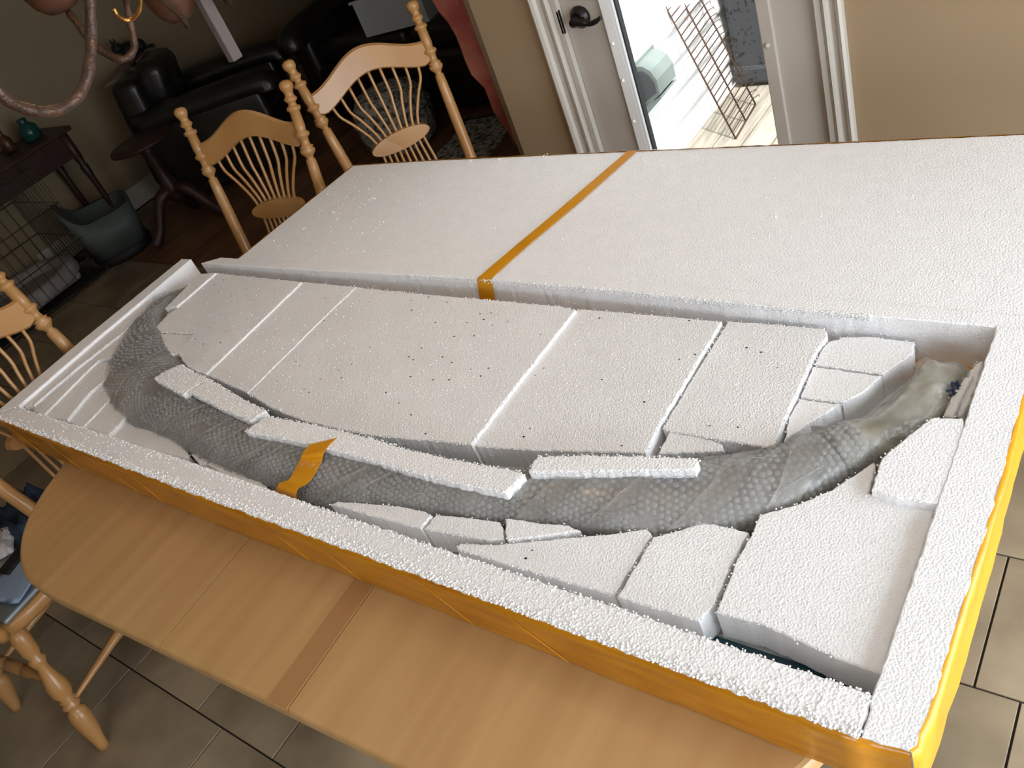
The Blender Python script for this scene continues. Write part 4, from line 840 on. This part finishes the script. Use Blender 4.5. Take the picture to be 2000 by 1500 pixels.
o = link('hanging_blanket', bm, 'red', None, True); tag(o, 'faded red and orange cloth hanging by the corner of the beige wall', 'blanket')
# tripod pedestal table
tt = thing('tripod_table', 'small dark round pedestal table with three splayed legs by the black armchair', 'table', (-2.50, 2.03, 0))
bm = bmesh.new(); lathe(bm, (0, 0, .555), (0, 0, .58), [(0, .17), (.4, .195), (1, .19)], 28); link('tabletop', bm, 'darkwood', tt, True)
bm = bmesh.new(); lathe(bm, (0, 0, .18), (0, 0, .56), [(0, .03), (.1, .045), (.25, .06), (.4, .04), (.6, .03), (.7, .045), (.85, .03), (1, .06)], 14); link('pedestal', bm, 'darkwood', tt, True)
for k in range(3):
    a = k * 2 * PI / 3 + .35; bm = bmesh.new(); tube(bm, smoothpath([(0, 0, .26), (.10 * math.cos(a), .10 * math.sin(a), .24), (.20 * math.cos(a), .20 * math.sin(a), .10), (.28 * math.cos(a), .28 * math.sin(a), .03)], 5), [.04] * 6 + [.032] * 5 + [.036] * 5, 10); link('leg', bm, 'darkwood', tt, True)
# console table against left wall
cs = thing('console_table', 'dark carved console table against the left wall behind the wire crate', 'table', (-3.2, 1.40, 0))
bbox('tabletop', (0, 0, .74), (.42, 1.10, .028), 'darkwood', cs, .006); bbox('apron', (.17, 0, .655), (.02, .98, .14), 'darkwood', cs); bbox('apron', (0, .49, .655), (.34, .02, .14), 'darkwood', cs)
for sx in (-1, 1):
    for sy in (-1, 1):
        bm = bmesh.new(); lathe(bm, (sx * .165, sy * .49, 0), (sx * .17, sy * .49, .73), [(0, .014), (.3, .018), (.6, .02), (.7, .028), (.72, .018), (.8, .03), (1, .03)], 10); link('leg', bm, 'darkwood', cs, True)
for nm, lb, x, y_, r, h, m in (('green_bottle', 'squat dark green bottle on the console table under the chandelier arm', -3.18, 1.80, .06, .13, 'teal'), ('glass_jar', 'small dim glass jar left of the green bottle on the console', -3.22, 1.66, .04, .13, 'amber'), ('small_bowl', 'tiny pale bowl on the console table edge', -3.10, 1.36, .03, .03, 'paper')):
    bm = bmesh.new(); lathe(bm, (0, 0, 0), (0, 0, h), [(0, r * .8), (.1, r), (.6, r * .95), (.75, r * .5), (.9, r * .45), (1, r * .5)] if h > .05 else [(0, r * .5), (1, r)], 18); o = link(nm, bm, m, None, True); o.location = (x, y_, .755); tag(o, lb, nm.split('_')[1])
crumple('floral_cloth', (-3.16, 1.12, .755), (.34, .38, .06), 'cream', .05, 11, .2, 'rumpled patterned cloth draped at the left end of the console', 'cloth')
# cushion with cat figure near far wall
crumple('throw', (-3.12, 2.62, .80), (.34, .44, .035), 'cream', .03, 6, .7, 'dull pinkish throw over the top of the black armchair back', 'throw')
ct_ = thing('cat_figurine', 'small dark cat figure on top of the black armchair back', 'figurine', (-3.22, 2.64, .835))
bm = bmesh.new(); bead_sphere(bm, (0, .05, .055), .065, 3, .8); bead_sphere(bm, (0, .11, .05), .055, 3, .8); link('body', bm, 'black', ct_, True)
bm = bmesh.new(); bead_sphere(bm, (.01, -.03, .10), .036, 3, .9); link('head', bm, 'black', ct_, True)
for s2 in (-1, 1): bm = bmesh.new(); lathe(bm, (.01 + s2 * .018, -.03, .122), (.01 + s2 * .022, -.032, .165), [(0, .014), (1, .001)], 6); link('ear', bm, 'black', ct_)
bm = bmesh.new(); tube(bm, smoothpath([(0, .15, .02), (.04, .19, .015), (.09, .16, .015)], 5), .01, 7); link('tail', bm, 'black', ct_, True)
# pale upright board behind sofa
pb = bbox('hanging_strip', (.552, .812, (1.345 + H) / 2), (.022, .030, H - 1.345), 'strip', None, .003)
tag(pb, 'narrow pale flat strip hanging down in front of the black armchair', 'strip')
# wire crate with bed
cr = thing('wire_crate', 'black wire dog crate at the left edge below the console table', 'crate', (-3.12, 1.12, 0), 0)
X0, X1, Y0, Y1, HZ = -.30, .31, -.62, .42, .71
def cw(a, b, r=.0022, nm='wire'):
    bm = bmesh.new(); tube(bm, [a, b], r, 5); link(nm, bm, 'wire', cr, True)
for z in (.02, .25, .48, HZ):
    for a, b in (((X0, Y0, z), (X1, Y0, z)), ((X1, Y0, z), (X1, Y1, z)), ((X1, Y1, z), (X0, Y1, z)), ((X0, Y1, z), (X0, Y0, z))): cw(a, b, .0032, 'frame_wire')
for k in range(17): y_ = Y0 + (Y1 - Y0) * k / 16; cw((X1, y_, .02), (X1, y_, HZ)); cw((X0, y_, .02), (X0, y_, HZ))
for k in range(1, 12): x = X0 + (X1 - X0) * k / 12; cw((x, Y1, .02), (x, Y1, HZ)); cw((x, Y0, .02), (x, Y0, HZ))
for k in range(8): y_ = Y0 + (Y1 - Y0) * k / 7; cw((X0, y_, HZ), (X1, y_, HZ))
bbox('crate_tray', (0, -.10, .012), (.60, 1.02, .012), 'bin2', cr, .003)
db = thing('dog_bed', 'grey fleece dog bed with raised bolster inside the wire crate', 'bed', (-3.12, 1.03, .019))
bm = bmesh.new(); n = 44; ptsb = []
for i in range(n + 1):
    a = 2 * PI * i / n; ptsb.append((.235 * math.copysign(abs(math.cos(a)) ** .7, math.cos(a)), .42 * math.copysign(abs(math.sin(a)) ** .7, math.sin(a)), .075))
tube(bm, ptsb, .050, 12); link('bolster', bm, 'fleece', db, True); rb('cushion', db, (0, 0, .035), (.40, .80, .06), 'fleece', .028)
# grey bin
gb = thing('plastic_bin', 'grey-green open plastic litter bin with a high curved back on the dark floor', 'bin', (-2.90, 1.73, 0), 1.15)
bm = bmesh.new(); n = 36; R0 = []; R1 = []; R2 = []; R3 = []
for k in range(n):
    a = 2 * PI * k / n; cx3 = math.copysign(abs(math.cos(a)) ** .55, math.cos(a)); sy3 = math.copysign(abs(math.sin(a)) ** .55, math.sin(a)); top = .30 + .14 * max(0, -math.cos(a)) ** 2
    R0.append(bm.verts.new((.17 * cx3, .17 * sy3, .06))); R1.append(bm.verts.new((.205 * cx3, .205 * sy3, top))); R2.append(bm.verts.new((.185 * cx3, .185 * sy3, top - .005))); R3.append(bm.verts.new((.155 * cx3, .155 * sy3, .08)))
for A, B_ in ((R0, R1), (R1, R2), (R2, R3)):
    for k in range(n): bm.faces.new((A[k], A[(k + 1) % n], B_[(k + 1) % n], B_[k]))
bm.faces.new(R0[::-1]); bm.faces.new(R3); link('tub', bm, 'bin', gb, True)
bm = bmesh.new(); lathe(bm, (0, 0, 0), (0, 0, .065), [(0, .18), (.5, .19), (1, .18)], 30); link('base', bm, 'bin2', gb, True)
